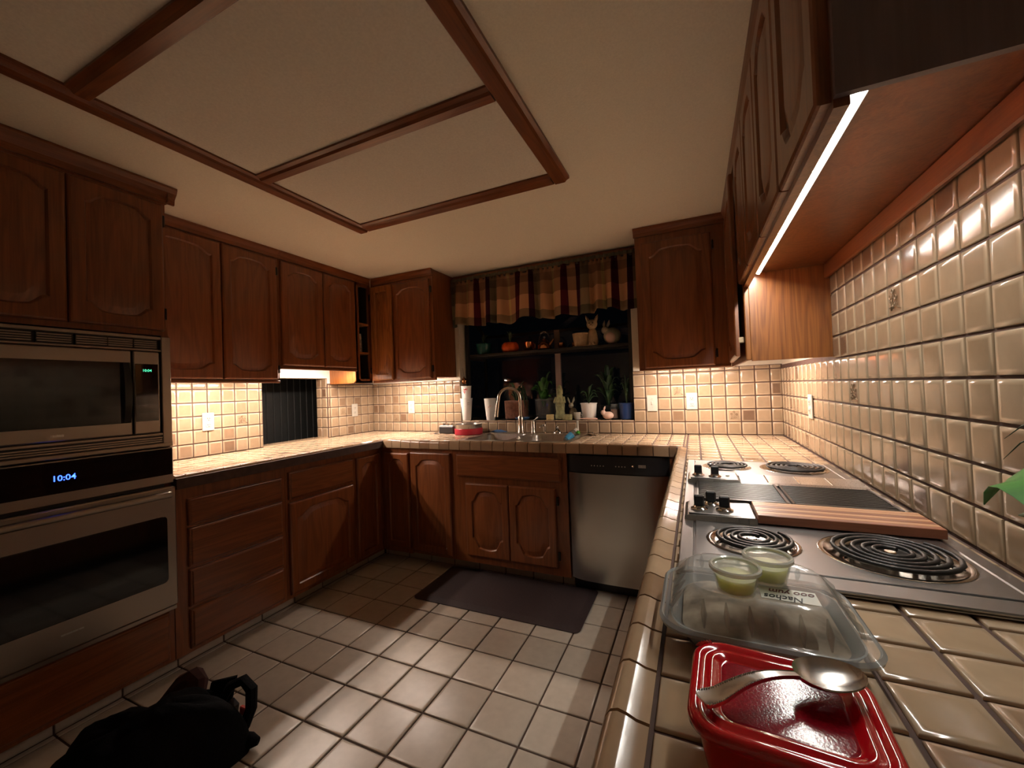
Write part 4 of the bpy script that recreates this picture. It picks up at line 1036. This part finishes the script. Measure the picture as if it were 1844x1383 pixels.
obj('bell', MB().lathe(-1.462, -.09, [(.034, ZD), (.034, ZD+.004), (.028, ZD+.014), (.012, ZD+.026), (.006, ZD+.032)], 18), chrome, c, smooth=True)
obj('knob', MB().sphere((-1.462, -.09, ZD+.045), .011, .011, .014, 12, 8), chrome, c, smooth=True)
c = thing('dish_brush', 'small upright dish brush at the right end of the sink', 'brush', (-1.305, -.10, ZD))
obj('handle', MB().tube([(-1.305, -.10, ZD), (-1.303, -.095, ZD+.05), (-1.306, -.092, ZD+.095)], [.010, .007, .009], 8), white, c, smooth=True)
obj('bristles', MB().lathe(-1.305, -.10, [(.020, ZD+.001), (.018, ZD+.016), (.011, ZD+.02)], 12), leafB, c)
c = thing('soap_bottle', 'blue-labelled soap bottle leaning in the corner of the sink', 'bottle', (-1.33, -.20, ZC-.05))
A_, B_ = Vector((-1.362, -.235, ZC-.035)), Vector((-1.300, -.165, ZC+.042)); D_ = B_-A_
obj('bottle_body', MB().tube([A_, A_+D_*.08, A_+D_*.72, A_+D_*.9], [.018, .024, .024, .011], 14), glassJ, c, smooth=True)
obj('wrap_label', MB().tube([A_+D_*.18, A_+D_*.62], [.0248, .0248], 14, False), blueB, c, smooth=True)
obj('cap', MB().tube([A_+D_*.9, A_+D_*1.08], [.012, .011], 12), white, c, smooth=True)
c = thing('sink_strainer', 'dark metal sink strainer lying on the worktop beside the sink', 'strainer', (-1.185, -.12, ZC+.001))
obj('dish', MB().lathe(-1.185, -.12, [(.030, ZC+.001), (.040, ZC+.008), (.043, ZC+.012), (.038, ZC+.012), (.028, ZC+.006)], 20), chrome, c, smooth=True)
obj('stem_knob', MB().lathe(-1.185, -.12, [(.004, ZC+.005), (.004, ZC+.014), (.008, ZC+.016), (.007, ZC+.021)], 10), chrome, c, smooth=True)
c = thing('red_band_bowl', 'steel pet bowl with red rubber band beside the sink', 'bowl', (-2.20, -.155, ZC+.001))
bx_, by = -2.20, -.155
obj('steel_bowl', MB().lathe(bx_, by, [(.098, ZC+.002), (.108, ZC+.006), (.111, ZC+.080), (.115, ZC+.084), (.109, ZC+.084), (.102, ZC+.03), (.085, ZC+.012), (.01, ZC+.010)], 32), ss, c, smooth=True, sharp=50)
obj('rubber_band', MB().lathe(bx_, by, [(.1095, ZC+.001), (.1135, ZC+.004), (.1140, ZC+.048), (.1110, ZC+.051)], 32, False, False), redBand, c, smooth=True)
c = thing('dish_cloth', 'crumpled blue dish cloth behind the sink edge', 'cloth', (-1.99, -.04, ZC+.001))
vs, fs = [], []
for j in range(11):
    for i in range(17):
        u, v = i/16, j/10; x = -2.06 + .15*u + .01*math.sin(5*v); y = -.056 + .045*v
        ed = min(u, 1-u, v, 1-v); zz = ZC+.004 + min(1, ed*6)*(.012+.010*math.sin(9*u+3*v)*math.cos(7*v))
        vs.append((x, y, zz))
for j in range(10):
    for i in range(16): a = j*17+i; fs.append((a, a+1, a+18, a+17))
mb = MB(); mb.add(vs, fs); o_ = obj('cloth', mb, blueC, c, smooth=True, fix=False); o_.modifiers.new('thickness', 'SOLIDIFY').thickness = .003
c = thing('small_black_radio', 'small black and silver gadget lying behind the pet bowl', 'gadget', (-2.42, -.12, ZC+.001))
obj('case', MB().box(-2.49, -2.345, -.16, -.08, ZC+.001, ZC+.060, .006), blackP, c)
obj('top_plate', MB().box(-2.485, -2.35, -.155, -.085, ZC+.060, ZC+.067, .002), ss, c)
for x in (-2.46, -2.42, -2.375): obj('dial', MB().lathe(x, -.12, [(.013, ZC+.067), (.013, ZC+.081), (.010, ZC+.084)], 12), chrome, c)
obj('cable', MB().tube(bez((-2.49, -.13, ZC+.006), (-2.56, -.20, ZC+.006), (-2.46, -.22, ZC+.005)), .003, 6), blackP, c)

# ------------------------------------------------------------------ things on the sill and in the window
ZW = WZ0 + .0135
def foamcup(x, y, z0, hgt, rt_, rb, label, marks, grp='white foam cups on the window sill'):
    c = thing('foam_cup', label, 'cup', (x, y, z0), grp)
    obj('cup', MB().lathe(x, y, [(rb, z0), (rb+.002, z0+.003), (rt_, z0+hgt-.004), (rt_+.003, z0+hgt-.002), (rt_+.002, z0+hgt), (rt_-.003, z0+hgt), (rb-.002, z0+.006)], 24), foam, c, smooth=True, sharp=50)
    for kind, ang, hz, s_, m_ in marks:
        pts = []
        if kind == 'heart':
            for k in range(16):
                t = 2*PI*k/16; pts.append((.055*s_*16*math.sin(t)**3/16, .055*s_*(13*math.cos(t)-5*math.cos(2*t)-2*math.cos(3*t)-math.cos(4*t))/16))
        elif kind == 'dot': pts = [(.02*s_*math.cos(2*PI*k/10), .014*s_*math.sin(2*PI*k/10)) for k in range(10)]
        else: pts = [(-.04*s_, -.004), (.04*s_, -.004), (.04*s_, .004), (-.04*s_, .004)]
        def onc(a_, h_): r_ = rb + (rt_-rb)*(h_-z0)/hgt + .0006; th = ang + a_/r_; return (x+r_*math.cos(th), y+r_*math.sin(th), h_)
        cen = onc(0, z0+hz); rim_ = [onc(p[0], z0+hz+p[1]) for p in pts]
        # subdivide towards the centre so the print follows the cup
        mid_ = [onc(p[0]*.5, z0+hz+p[1]*.5) for p in pts]; nn = len(pts)
        mb = MB(); mb.add(rim_ + mid_ + [cen], [(i, (i+1) % nn, nn+(i+1) % nn, nn+i) for i in range(nn)] + [(nn+i, nn+(i+1) % nn, 2*nn) for i in range(nn)])
        obj('print', mb, m_, c, fix=False)
aim = math.radians(-58)
foamcup(-2.325, .032, ZW, .190, .054, .034, 'white foam cup at the bottom of the cup stack in the window corner', [('bar', aim+.35, .150, .25, greyP), ('bar', aim+.35, .135, .25, greyP), ('dot', aim-.3, .12, .25, greyP)])
foamcup(-2.322, .032, ZW+.105, .192, .045, .030, 'white foam cup with red hearts nested on top of another cup', [('heart', aim-.35, .150, .55, redP), ('dot', aim-.45, .105, .5, redP), ('dot', aim-.1, .103, .3, redP)])
foamcup(-2.085, .022, ZW, .183, .051, .033, 'white foam cup with red splash print standing alone by the faucet', [('dot', aim-.05, .112, 1.0, redP), ('bar', aim+.15, .115, .5, redP), ('dot', aim-.35, .11, .45, redP)])
def pot(name, label, x, y, z, r0, r1, h, mat, n=20):
    c = thing(name, label, 'plant pot', (x, y, z))
    obj('pot', MB().lathe(x, y, [(r0, z), (r0+.002, z+.002), (r1, z+h-.008), (r1+.004, z+h-.006), (r1+.004, z+h), (r1-.003, z+h), (r1-.004, z+h-.012)], n), mat, c, smooth=True)
    obj('soil', MB().lathe(x, y, [(r1-.005, z+h-.016), (r1-.01, z+h-.010), (.004, z+h-.008)], 14), soil, c)
    return c
def bushy(c, x, y, z, n_, reach, hgt, wv, mat, seed, ylim=.39):
    rnd = random.Random(seed)
    for k in range(n_):
        a = rnd.uniform(0, 2*PI); r_ = reach*rnd.uniform(.4, 1); hz = hgt*rnd.uniform(.3, 1)
        e = (x+r_*math.cos(a), min(ylim, max(.06, y+r_*math.sin(a)*.6)), z+hz)
        m_ = (x+r_*.35*math.cos(a), y+r_*.3*math.sin(a)*.6, z+hz*rnd.uniform(.9, 1.4)+.02)
        mb = MB(); leaf(mb, bez((x, y, z), m_, e, 6), wprof(wv*rnd.uniform(.7, 1.15), 6), .3, rnd.uniform(-.6, .6)); obj('leaf', mb, mat, c, smooth=True, sharp=80)
def leaves(c, x, y, z, ends, wv, mat):
    for e, lift in ends:
        m_ = ((x+e[0])/2, (y+e[1])/2, max(z, e[2])+lift); mb = MB(); leaf(mb, bez((x, y, z), m_, e, 6), wprof(wv, 6)); obj('leaf', mb, mat, c, smooth=True, sharp=80)
c = thing('terracotta_planter_box', 'square terracotta planter behind the lone foam cup', 'planter', (-1.90, .19, ZW))
mb = MB(); mb.loft([rr(-1.925, .21, .085, .06, .008, ZW), rr(-1.925, .21, .09, .065, .008, ZW+.155), rr(-1.925, .21, .078, .053, .008, ZW+.155), rr(-1.925, .21, .076, .052, .008, ZW+.12)])
obj('planter', mb, terra, c); obj('soil', MB().box(-1.99, -1.86, .165, .255, ZW+.115, ZW+.135), soil, c)
leaves(c, -1.925, .21, ZW+.13, [((-1.80, .10, ZW+.10), .28), ((-2.02, .16, ZW+.20), .12), ((-1.95, .12, ZW+.28), .10), ((-1.84, .28, ZW+.30), .08), ((-1.80, .18, ZW+.06), .34)], .016, leafD)
bushy(c, -1.925, .21, ZW+.125, 10, .09, .14, .013, leafD, 12)
c = pot('glass_plant_jar', 'dark glass jar of broad-leaved greenery behind the faucet', -1.660, .20, ZW, .075, .085, .165, glassJ)
leaves(c, -1.665, .19, ZW+.10, [((-1.70, .13, ZW+.30), .05), ((-1.63, .15, ZW+.33), .06), ((-1.60, .22, ZW+.38), .05), ((-1.75, .2, ZW+.25), .1), ((-1.66, .11, ZW+.18), .12), ((-1.58, .17, ZW+.28), .1)], .032, leafM)
bushy(c, -1.66, .20, ZW+.12, 12, .13, .16, .020, leafM, 3)
# statue
c = thing('garden_statue', 'mossy stone standing figurine in the middle of the window sill', 'figurine', (-1.50, .13, ZW))
sx, sy = -1.505, .13
obj('robe', MB().lathe(sx, sy, [(.042, ZW), (.044, ZW+.02), (.036, ZW+.06), (.040, ZW+.11), (.036, ZW+.15), (.026, ZW+.185), (.016, ZW+.205), (.012, ZW+.212)], 14, sy=.8), statueM, c, smooth=True)
obj('head', MB().sphere((sx-.004, sy-.004, ZW+.232), .019, .019, .024, 12, 8), statueM, c, smooth=True)
obj('hood', MB().loft([[(sx+r*math.cos(2*PI*k/12), sy+.006+r*math.sin(2*PI*k/12)*.8, z) for k in range(12)] for r, z in ((.026, ZW+.20), (.025, ZW+.235), (.016, ZW+.262), (.004, ZW+.275))]), statueM, c, smooth=True)
for s_ in (-1, 1): obj('arm', MB().tube([(sx+s_*.030, sy, ZW+.175), (sx+s_*.042, sy-.012, ZW+.135), (sx+s_*.012, sy-.036, ZW+.128)], [.012, .012, .008], 8), statueM, c, smooth=True)
def block(name, label, cat, x, y, dx, dy, dz, mat, a=0):
    mb = MB(); rng = rr(0, 0, dx, dy, .006, 0, 3); ca, sa = math.cos(a), math.sin(a)
    T = lambda r_, z_, s_: [(x+(p[0]*ca-p[1]*sa)*s_, y+(p[0]*sa+p[1]*ca)*s_, z_) for p in r_]
    mb.loft([T(rng, ZW, .96), T(rng, ZW+.004, 1), T(rng, ZW+dz-.004, 1), T(rng, ZW+dz, .95)])
    return tag(obj(name, mb, mat, smooth=True), label, cat)
block('sponge', 'pale yellow sponge on the sill in front of the statue', 'sponge', -1.560, .035, .030, .018, .042, yellowM, .3)
block('scrub_sponge', 'yellow-green scrub sponge on the sill just past the statue', 'sponge', -1.420, .035, .036, .018, .042, statueM, -.1)
c = thing('white_ramekin', 'tiny white cup between the scrub sponge and the white plant pot', 'cup', (-1.33, .06, ZW))
obj('cup', MB().lathe(-1.345, .06, [(.022, ZW), (.027, ZW+.05), (.0275, ZW+.055), (.024, ZW+.055), (.020, ZW+.006)], 16), white, c, smooth=True)
obj('handle', MB().tube([(-1.320, .055, ZW+.045), (-1.307, .052, ZW+.04), (-1.307, .052, ZW+.022), (-1.321, .055, ZW+.016)], .003, 6), white, c, smooth=True)
tag(obj('pink_brush', MB().tube([(-1.315, .015, ZW+.009), (-1.26, .012, ZW+.009), (-1.19, .012, ZW+.008), (-1.18, .012, ZW+.008)], [.004, .008, .007, .004], 8), pinkM, smooth=True), 'pink stick lying along the sill below the white pot', 'brush')
tag(obj('blue_sponge_dish', MB().lathe(-1.80, .035, [(.030, ZW), (.055, ZW+.010), (.062, ZW+.020), (.056, ZW+.020), (.03, ZW+.006)], 22), blueC, smooth=True), 'shallow blue dish on the sill behind the faucet', 'dish')
c = thing('deer_figurine', 'small dark figurine with upright ears behind the scrub sponge', 'figurine', (-1.40, .15, ZW))
dx, dy = -1.405, .155
obj('body', MB().sphere((dx, dy, ZW+.045), .034, .028, .045, 12, 8), sage, c, smooth=True)
obj('head', MB().sphere((dx-.012, dy-.012, ZW+.105), .020, .022, .024, 10, 7), sage, c, smooth=True)
for s_ in (-1, 1): obj('ear', MB().tube([(dx-.012+s_*.009, dy-.01, ZW+.12), (dx-.012+s_*.022, dy-.008, ZW+.150), (dx-.012+s_*.026, dy-.006, ZW+.175)], [.005, .009, .001], 6), sage, c, smooth=True)
c = pot('white_square_pot', 'white ceramic pot with dark trailing plant on the sill', -1.262, .10, ZW, .048, .062, .125, foam)
leaves(c, -1.262, .10, ZW+.12, [((-1.22, .10, ZW+.26), .04), ((-1.30, .12, ZW+.20), .04), ((-1.19, .09, ZW+.17), .08), ((-1.25, .16, ZW+.25), .03)], .014, leafD)
bushy(c, -1.262, .10, ZW+.115, 10, .09, .10, .012, leafD, 5)
c = thing('pink_bunny', 'pale pink ceramic bunny on the sill near the window corner', 'figurine', (-1.12, .05, ZW))
bx_, by = -1.118, .05
obj('body', MB().sphere((bx_+.012, by, ZW+.030), .042, .026, .030, 14, 9), pinkM, c, smooth=True)
obj('head', MB().sphere((bx_-.022, by-.008, ZW+.052), .020, .019, .020, 12, 8), pinkM, c, smooth=True)
for s_ in (-1, 1): obj('ear', MB().tube([(bx_-.020, by+s_*.007, ZW+.065), (bx_-.014, by+s_*.010, ZW+.085), (bx_-.008, by+s_*.012, ZW+.100)], [.004, .0065, .001], 6), pinkM, c, smooth=True)
c = pot('dark_vine_pot', 'dark pot of tangled vine between bunny and white pot', -1.135, .24, ZW, .05, .062, .10, charcoal)
leaves(c, -1.135, .24, ZW+.10, [((-1.18, .18, ZW+.28), .06), ((-1.10, .2, ZW+.33), .05), ((-1.15, .26, ZW+.42), .03), ((-1.06, .19, ZW+.24), .09), ((-1.2, .25, ZW+.36), .05), ((-1.12, .14, ZW+.16), .14), ((-1.09, .3, ZW+.40), .03)], .022, leafD)
bushy(c, -1.135, .24, ZW+.09, 18, .13, .26, .020, leafD, 8)
c = thing('ribbed_jar', 'grey-brown glass jar next to the blue pot', 'jar', (-1.05, .12, ZW))
obj('glass', MB().lathe(-1.068, .14, [(.036, ZW), (.040, ZW+.01), (.040, ZW+.085), (.034, ZW+.1), (.036, ZW+.112), (.032, ZW+.112), (.033, ZW+.09)], 18), glassJ, c, smooth=True)
obj('pebbles', MB().lathe(-1.068, .14, [(.034, ZW+.003), (.036, ZW+.06), (.03, ZW+.07), (.004, ZW+.072)], 14), terra, c)
c = pot('blue_plant_pot', 'dark blue glazed pot with thin plant at the end of the sill', -.975, .10, ZW, .048, .055, .120, blueM)
leaves(c, -.975, .10, ZW+.11, [((-.985, .10, ZW+.33), .02), ((-1.02, .12, ZW+.26), .05), ((-.95, .12, ZW+.30), .04), ((-.96, .06, ZW+.2), .09)], .010, leafD)
bushy(c, -.975, .13, ZW+.11, 8, .05, .2, .010, leafD, 9)
tag(obj('hanging_ornament', MB().lathe(-2.345, .04, [(.004, 1.325), (.020, 1.335), (.026, 1.355), (.020, 1.375), (.006, 1.385), (.002, 1.40)], 14), copper, smooth=True), 'round copper ornament hanging above the cup stack', 'ornament')
obj('cord', MB().tube([(-2.345, .04, 1.399), (-2.3545, .04, 1.47)], .001, 4), bronze, bpy.data.objects['hanging_ornament'])

# ---- shelf
Z = SHZ
c = pot('teal_pot', 'teal glazed pot at the left end of the window shelf', -2.215, .19, Z, .062, .072, .095, teal)
leaves(c, -2.215, .19, Z+.09, [((-2.2, .16, Z+.17), .03), ((-2.17, .2, Z+.16), .04), ((-2.25, .2, Z+.15), .04)], .012, leafD)
c = thing('orange_pumpkin_pot', 'orange pumpkin-shaped pot with succulent on the window shelf', 'plant pot', (-1.955, .19, Z))
rings = []
for rr_, zz in ((.045, 0), (.066, .012), (.076, .040), (.070, .070), (.052, .088), (.040, .088)):
    rings.append([(-1.955+rr_*(1+.05*math.cos(9*a))*math.cos(a), .19+rr_*(1+.05*math.cos(9*a))*math.sin(a), Z+zz) for a in [2*PI*k/54 for k in range(54)]])
obj('pot', MB().loft(rings), orange, c, smooth=True)
leaves(c, -1.955, .19, Z+.085, [((-1.93, .16, Z+.17), .02), ((-1.98, .17, Z+.18), .02), ((-1.955, .2, Z+.19), .02), ((-2.0, .2, Z+.15), .04), ((-1.91, .2, Z+.15), .04)], .012, leafD)
def mug(x, y, r, h, label, hd_=True, cat='mug'):
    c = thing('copper_mug', label, cat, (x, y, Z), 'copperware on the window shelf')
    obj('cup', MB().lathe(x, y, [(r*.9, Z), (r, Z+.004), (r, Z+h-.002), (r+.0015, Z+h), (r-.002, Z+h), (r-.003, Z+.008)], 20), copper, c, smooth=True, sharp=50)
    if hd_: obj('handle', MB().tube([(x+r*.95, y-.01, Z+h*.8), (x+r+.018, y-.014, Z+h*.7), (x+r+.018, y-.014, Z+h*.35), (x+r*.95, y-.01, Z+h*.22)], .003, 6), copper, c, smooth=True)
mug(-1.778, .19, .040, .078, 'copper mug with handle beside the copper kettle')
mug(-1.822, .29, .034, .070, 'copper cup half hidden behind the copper mug', False)
mug(-1.487, .18, .027, .048, 'small copper cup between kettle and basket', False)
mug(-1.378, .17, .020, .042, 'tiny copper cup against the woven basket', False)
c = thing('copper_kettle', 'round copper kettle with black handle on the window shelf', 'kettle', (-1.64, .19, Z))
kx, ky = -1.640, .19
obj('body', MB().lathe(kx, ky, [(.052, Z), (.062, Z+.010), (.058, Z+.040), (.040, Z+.068), (.022, Z+.080), (.018, Z+.086)], 24), copper, c, smooth=True)
obj('lid', MB().lathe(kx, ky, [(.020, Z+.084), (.018, Z+.092), (.006, Z+.096)], 16), copper, c, smooth=True)
obj('lid_knob', MB().sphere((kx, ky, Z+.106), .010, .010, .010, 10, 7), white, c, smooth=True)
obj('spout', MB().tube([(kx+.045, ky-.01, Z+.035), (kx+.075, ky-.016, Z+.065), (kx+.088, ky-.018, Z+.085)], [.014, .010, .007], 8), copper, c, smooth=True)
obj('handle', MB().tube([(kx-.050*math.cos(a), ky, Z+.065+.090*math.sin(a)) for a in [PI*k/12 for k in range(13)]], .005, 6), blackP, c, smooth=True)
obj('handle_grip', MB().tube([(kx-.030, ky-.001, Z+.140), (kx, ky-.001, Z+.156), (kx+.024, ky-.001, Z+.146)], .009, 8), steel('grip_steel', rough=.2), c, smooth=True)
# woven basket with cat figure
c = thing('cat_planter', 'tan ceramic cat planter with woven basket on the window shelf', 'planter', (-1.29, .19, Z))
bx_, by = -1.325, .175
obj('basket', MB().lathe(bx_, by, [(.048, Z+.002), (.056, Z+.05), (.062, Z+.098), (.066, Z+.10), (.066, Z+.108), (.058, Z+.108), (.052, Z+.08)], 24), tanc, c, smooth=True)
bk = MB()
for k in range(24): a = 2*PI*k/24; bk.tube([(bx_+.0495*math.cos(a), by+.0495*math.sin(a), Z+.004), (bx_+.0625*math.cos(a), by+.0625*math.sin(a), Z+.097)], .0028, 5)
obj('weave', bk, tanc, c)
obj('plinth', MB().box(-1.375, -1.185, .115, .235, Z, Z+.006, .002), tanc, c)
cx_, cy_ = -1.228, .175
obj('cat_body', MB().lathe(cx_, cy_, [(.040, Z+.005), (.046, Z+.03), (.040, Z+.08), (.030, Z+.12), (.022, Z+.135)], 16, sy=.85), tanc, c, smooth=True)
hd_ = obj('cat_head', MB().sphere((cx_, cy_-.008, Z+.172), .044, .036, .040, 16, 10), tanc, c, smooth=True)
for s_ in (-1, 1):
    obj('ear', MB().tube([(cx_+s_*.026, cy_-.006, Z+.195), (cx_+s_*.040, cy_-.006, Z+.225), (cx_+s_*.050, cy_-.006, Z+.248)], [.017, .011, .001], 6), tanc, hd_)
    obj('eye', MB().sphere((cx_+s_*.014, cy_-.041, Z+.178), .005, .003, .005, 8, 6), blackP, hd_)
obj('nose', MB().sphere((cx_-.002, cy_-.046, Z+.164), .005, .004, .004, 8, 6), terra, hd_)
obj('muzzle', MB().sphere((cx_-.002, cy_-.038, Z+.158), .016, .010, .012, 10, 7), tanc, hd_, smooth=True)
for s_ in (-1, 1): obj('paw', MB().sphere((cx_+s_*.016, cy_-.038, Z+.020), .012, .016, .014, 10, 7), tanc, c, smooth=True)
c = thing('rabbit_planter', 'sage ceramic rabbit with round pink belly at the right end of the shelf', 'figurine', (-1.07, .18, Z))
rx_, ry_ = -1.075, .18
obj('body', MB().sphere((rx_, ry_, Z+.068), .068, .055, .066, 18, 12), sage, c, smooth=True)
obj('belly', MB().sphere((rx_-.004, ry_-.028, Z+.056), .044, .036, .046, 14, 10), pinkM, c, smooth=True)
obj('head', MB().sphere((rx_-.050, ry_-.012, Z+.115), .032, .030, .030, 14, 9), sage, c, smooth=True)
for s_ in (-1, 1): obj('ear', MB().tube([(rx_-.048+s_*.010, ry_-.008, Z+.135), (rx_-.042+s_*.018, ry_-.004, Z+.165), (rx_-.036+s_*.018, ry_-.002, Z+.195)], [.007, .012, .002], 8), sage, c, smooth=True)
for k, e in enumerate(((-.99, .15, Z+.10), (-1.0, .2, Z+.16), (-1.02, .16, Z+.02))):
    pass
# ---- glassware in the open corner cabinet
c = thing('wine_glass', 'stemmed wine glass on the top shelf of the open corner cabinet', 'glass', (-3.13, -.405, 1.875))
obj('foot', MB().lathe(-3.13, -.410, [(.032, 1.8755), (.030, 1.878), (.005, 1.883), (.004, 1.95), (.006, 1.955)], 16), glassJ, c, smooth=True)
obj('bowl', MB().lathe(-3.13, -.410, [(.006, 1.953), (.030, 1.975), (.036, 2.005), (.031, 2.05), (.029, 2.05), (.034, 2.005), (.028, 1.978)], 18, False, True), glassJ, c, smooth=True)
c = thing('storage_jar', 'small pale jar stacked above the patterned canister in the corner cabinet', 'jar', (-3.13, -.40, 1.735))
obj('jar', MB().lathe(-3.12, -.395, [(.022, 1.742), (.025, 1.746), (.025, 1.772), (.022, 1.776)], 16), tanc, c, smooth=True)
obj('lid', MB().lathe(-3.12, -.395, [(.0235, 1.776), (.0235, 1.790), (.021, 1.793)], 16), white, c, smooth=True)
c = thing('patterned_canister', 'grey patterned canister on the middle shelf of the corner cabinet', 'canister', (-3.13, -.405, 1.63))
obj('canister', MB().lathe(-3.13, -.405, [(.038, 1.631), (.042, 1.635), (.042, 1.735), (.036, 1.741)], 20), plain('mottled_grey_glaze', (0.30, 0.27, 0.22), .4, noise=.7, nscale=55), c, smooth=True)

# ------------------------------------------------------------------ floor things
c = thing('anti_fatigue_mat', 'dark brown cushioned mat on the floor in front of the sink', 'mat', (-1.615, -.76, .007))
mx0, mx1, my0, my1 = -2.14, -1.09, -1.005, -.53
cx_, cy_, hx_, hy_ = (mx0+mx1)/2, (my0+my1)/2, (mx1-mx0)/2, (my1-my0)/2
obj('mat_body', MB().loft([rr(cx_, cy_, hx_, hy_, .035, .0072), rr(cx_, cy_, hx_, hy_, .035, .010), rr(cx_, cy_, hx_-.035, hy_-.035, .02, .022), rr(cx_, cy_, hx_-.04, hy_-.04, .02, .0225)]), matM, c, smooth=True, sharp=30)
# slumped black bag
c = thing('black_bag', 'slumped black fabric bag on the floor in front of the oven', 'bag', (-2.22, -2.25, .007))
def bagpt(u, v):
    a = 2*PI*u; ca, sa = math.cos(a), math.sin(a); th = PI/2*v
    rx_, ry_, hz = .285, .165, .20
    r_ = math.cos(th)**.55 if v < 1 else 0
    lump = 1 + .07*math.sin(3*a+1) + .05*math.sin(5*a+2.1) + .03*math.sin(9*a)
    x, y = rx_*r_*ca*lump, ry_*r_*sa*lump
    z = .007 + hz*math.sin(th)**.9*(1 + .16*ca + .06*math.sin(4*a+v*5)) + (.010*math.sin(11*a+6*v) + .008*math.sin(7*a-9*v))*min(1, v*4)*(1-v*.5)
    ang = math.radians(36); return (-2.255 + x*math.cos(ang) - y*math.sin(ang), -2.285 + x*math.sin(ang) + y*math.cos(ang), max(.007, z))
rings = [[bagpt(i/48, j/14) for i in range(48)] for j in range(14)]
mb = MB(); mb.loft(rings); obj('bag_body', mb, blackC, c, smooth=True, sharp=80)
def lump(c0, rx_, ry_, hz, ang, ph):
    rings = []
    for j in range(12):
        v = j/12; th = PI/2*v; row = []
        for i in range(36):
            a = 2*PI*i/36; q = math.cos(th)**.6*(1+.08*math.sin(3*a+ph)+.05*math.sin(5*a+2*ph)); x, y = rx_*q*math.cos(a), ry_*q*math.sin(a)
            z = .007 + hz*math.sin(th)**.8*(1+.08*math.sin(2*a+ph)) + .008*math.sin(9*a+7*v)*min(1, v*4)*(1-v)
            row.append((c0[0]+x*math.cos(ang)-y*math.sin(ang), c0[1]+x*math.sin(ang)+y*math.cos(ang), max(.007, z)))
        rings.append(row)
    return MB().loft(rings)
obj('front_pocket', lump((-2.255, -2.135), .135, .08, .165, .25, 1.0), blackC, c, smooth=True, sharp=80)
obj('carry_handle', MB().tube([(-2.16, -2.10, .13), (-2.13, -2.075, .195), (-2.085, -2.055, .215), (-2.045, -2.052, .190), (-2.040, -2.058, .125), (-2.065, -2.07, .06), (-2.09, -2.09, .03)], [.015, .017, .019, .020, .019, .020, .018], 8), blackC, c, smooth=True)
obj('side_flap', MB().loft([[(-2.255, -2.095, .10), (-2.135, -2.075, .13), (-2.140, -2.065, .13), (-2.260, -2.085, .10)], [(-2.235, -2.085, .185), (-2.120, -2.062, .222), (-2.125, -2.052, .222), (-2.240, -2.075, .185)]]), blackC, c)
obj('strap_end', MB().tube([(-2.13, -2.15, .045), (-2.06, -2.11, .040), (-2.01, -2.083, .036), (-1.985, -2.070, .032)], [.026, .030, .026, .012], 10), blackC, c, smooth=True)
obj('webbing_band', MB().tube([(-2.095, -2.095, .165), (-2.075, -2.095, .150), (-2.070, -2.098, .115)], [.012, .016, .010], 6), strapM, c)
obj('red_tag', MB().box(-2.092, -2.060, -2.070, -2.056, .095, .125, .003), redTag, c)
obj('folded_garment', MB().tube([(-2.47, -2.13, .06), (-2.44, -2.075, .125), (-2.39, -2.06, .150), (-2.34, -2.07, .145), (-2.31, -2.09, .10)], [.03, .035, .036, .030, .02], 8), maroonC, c, smooth=True)
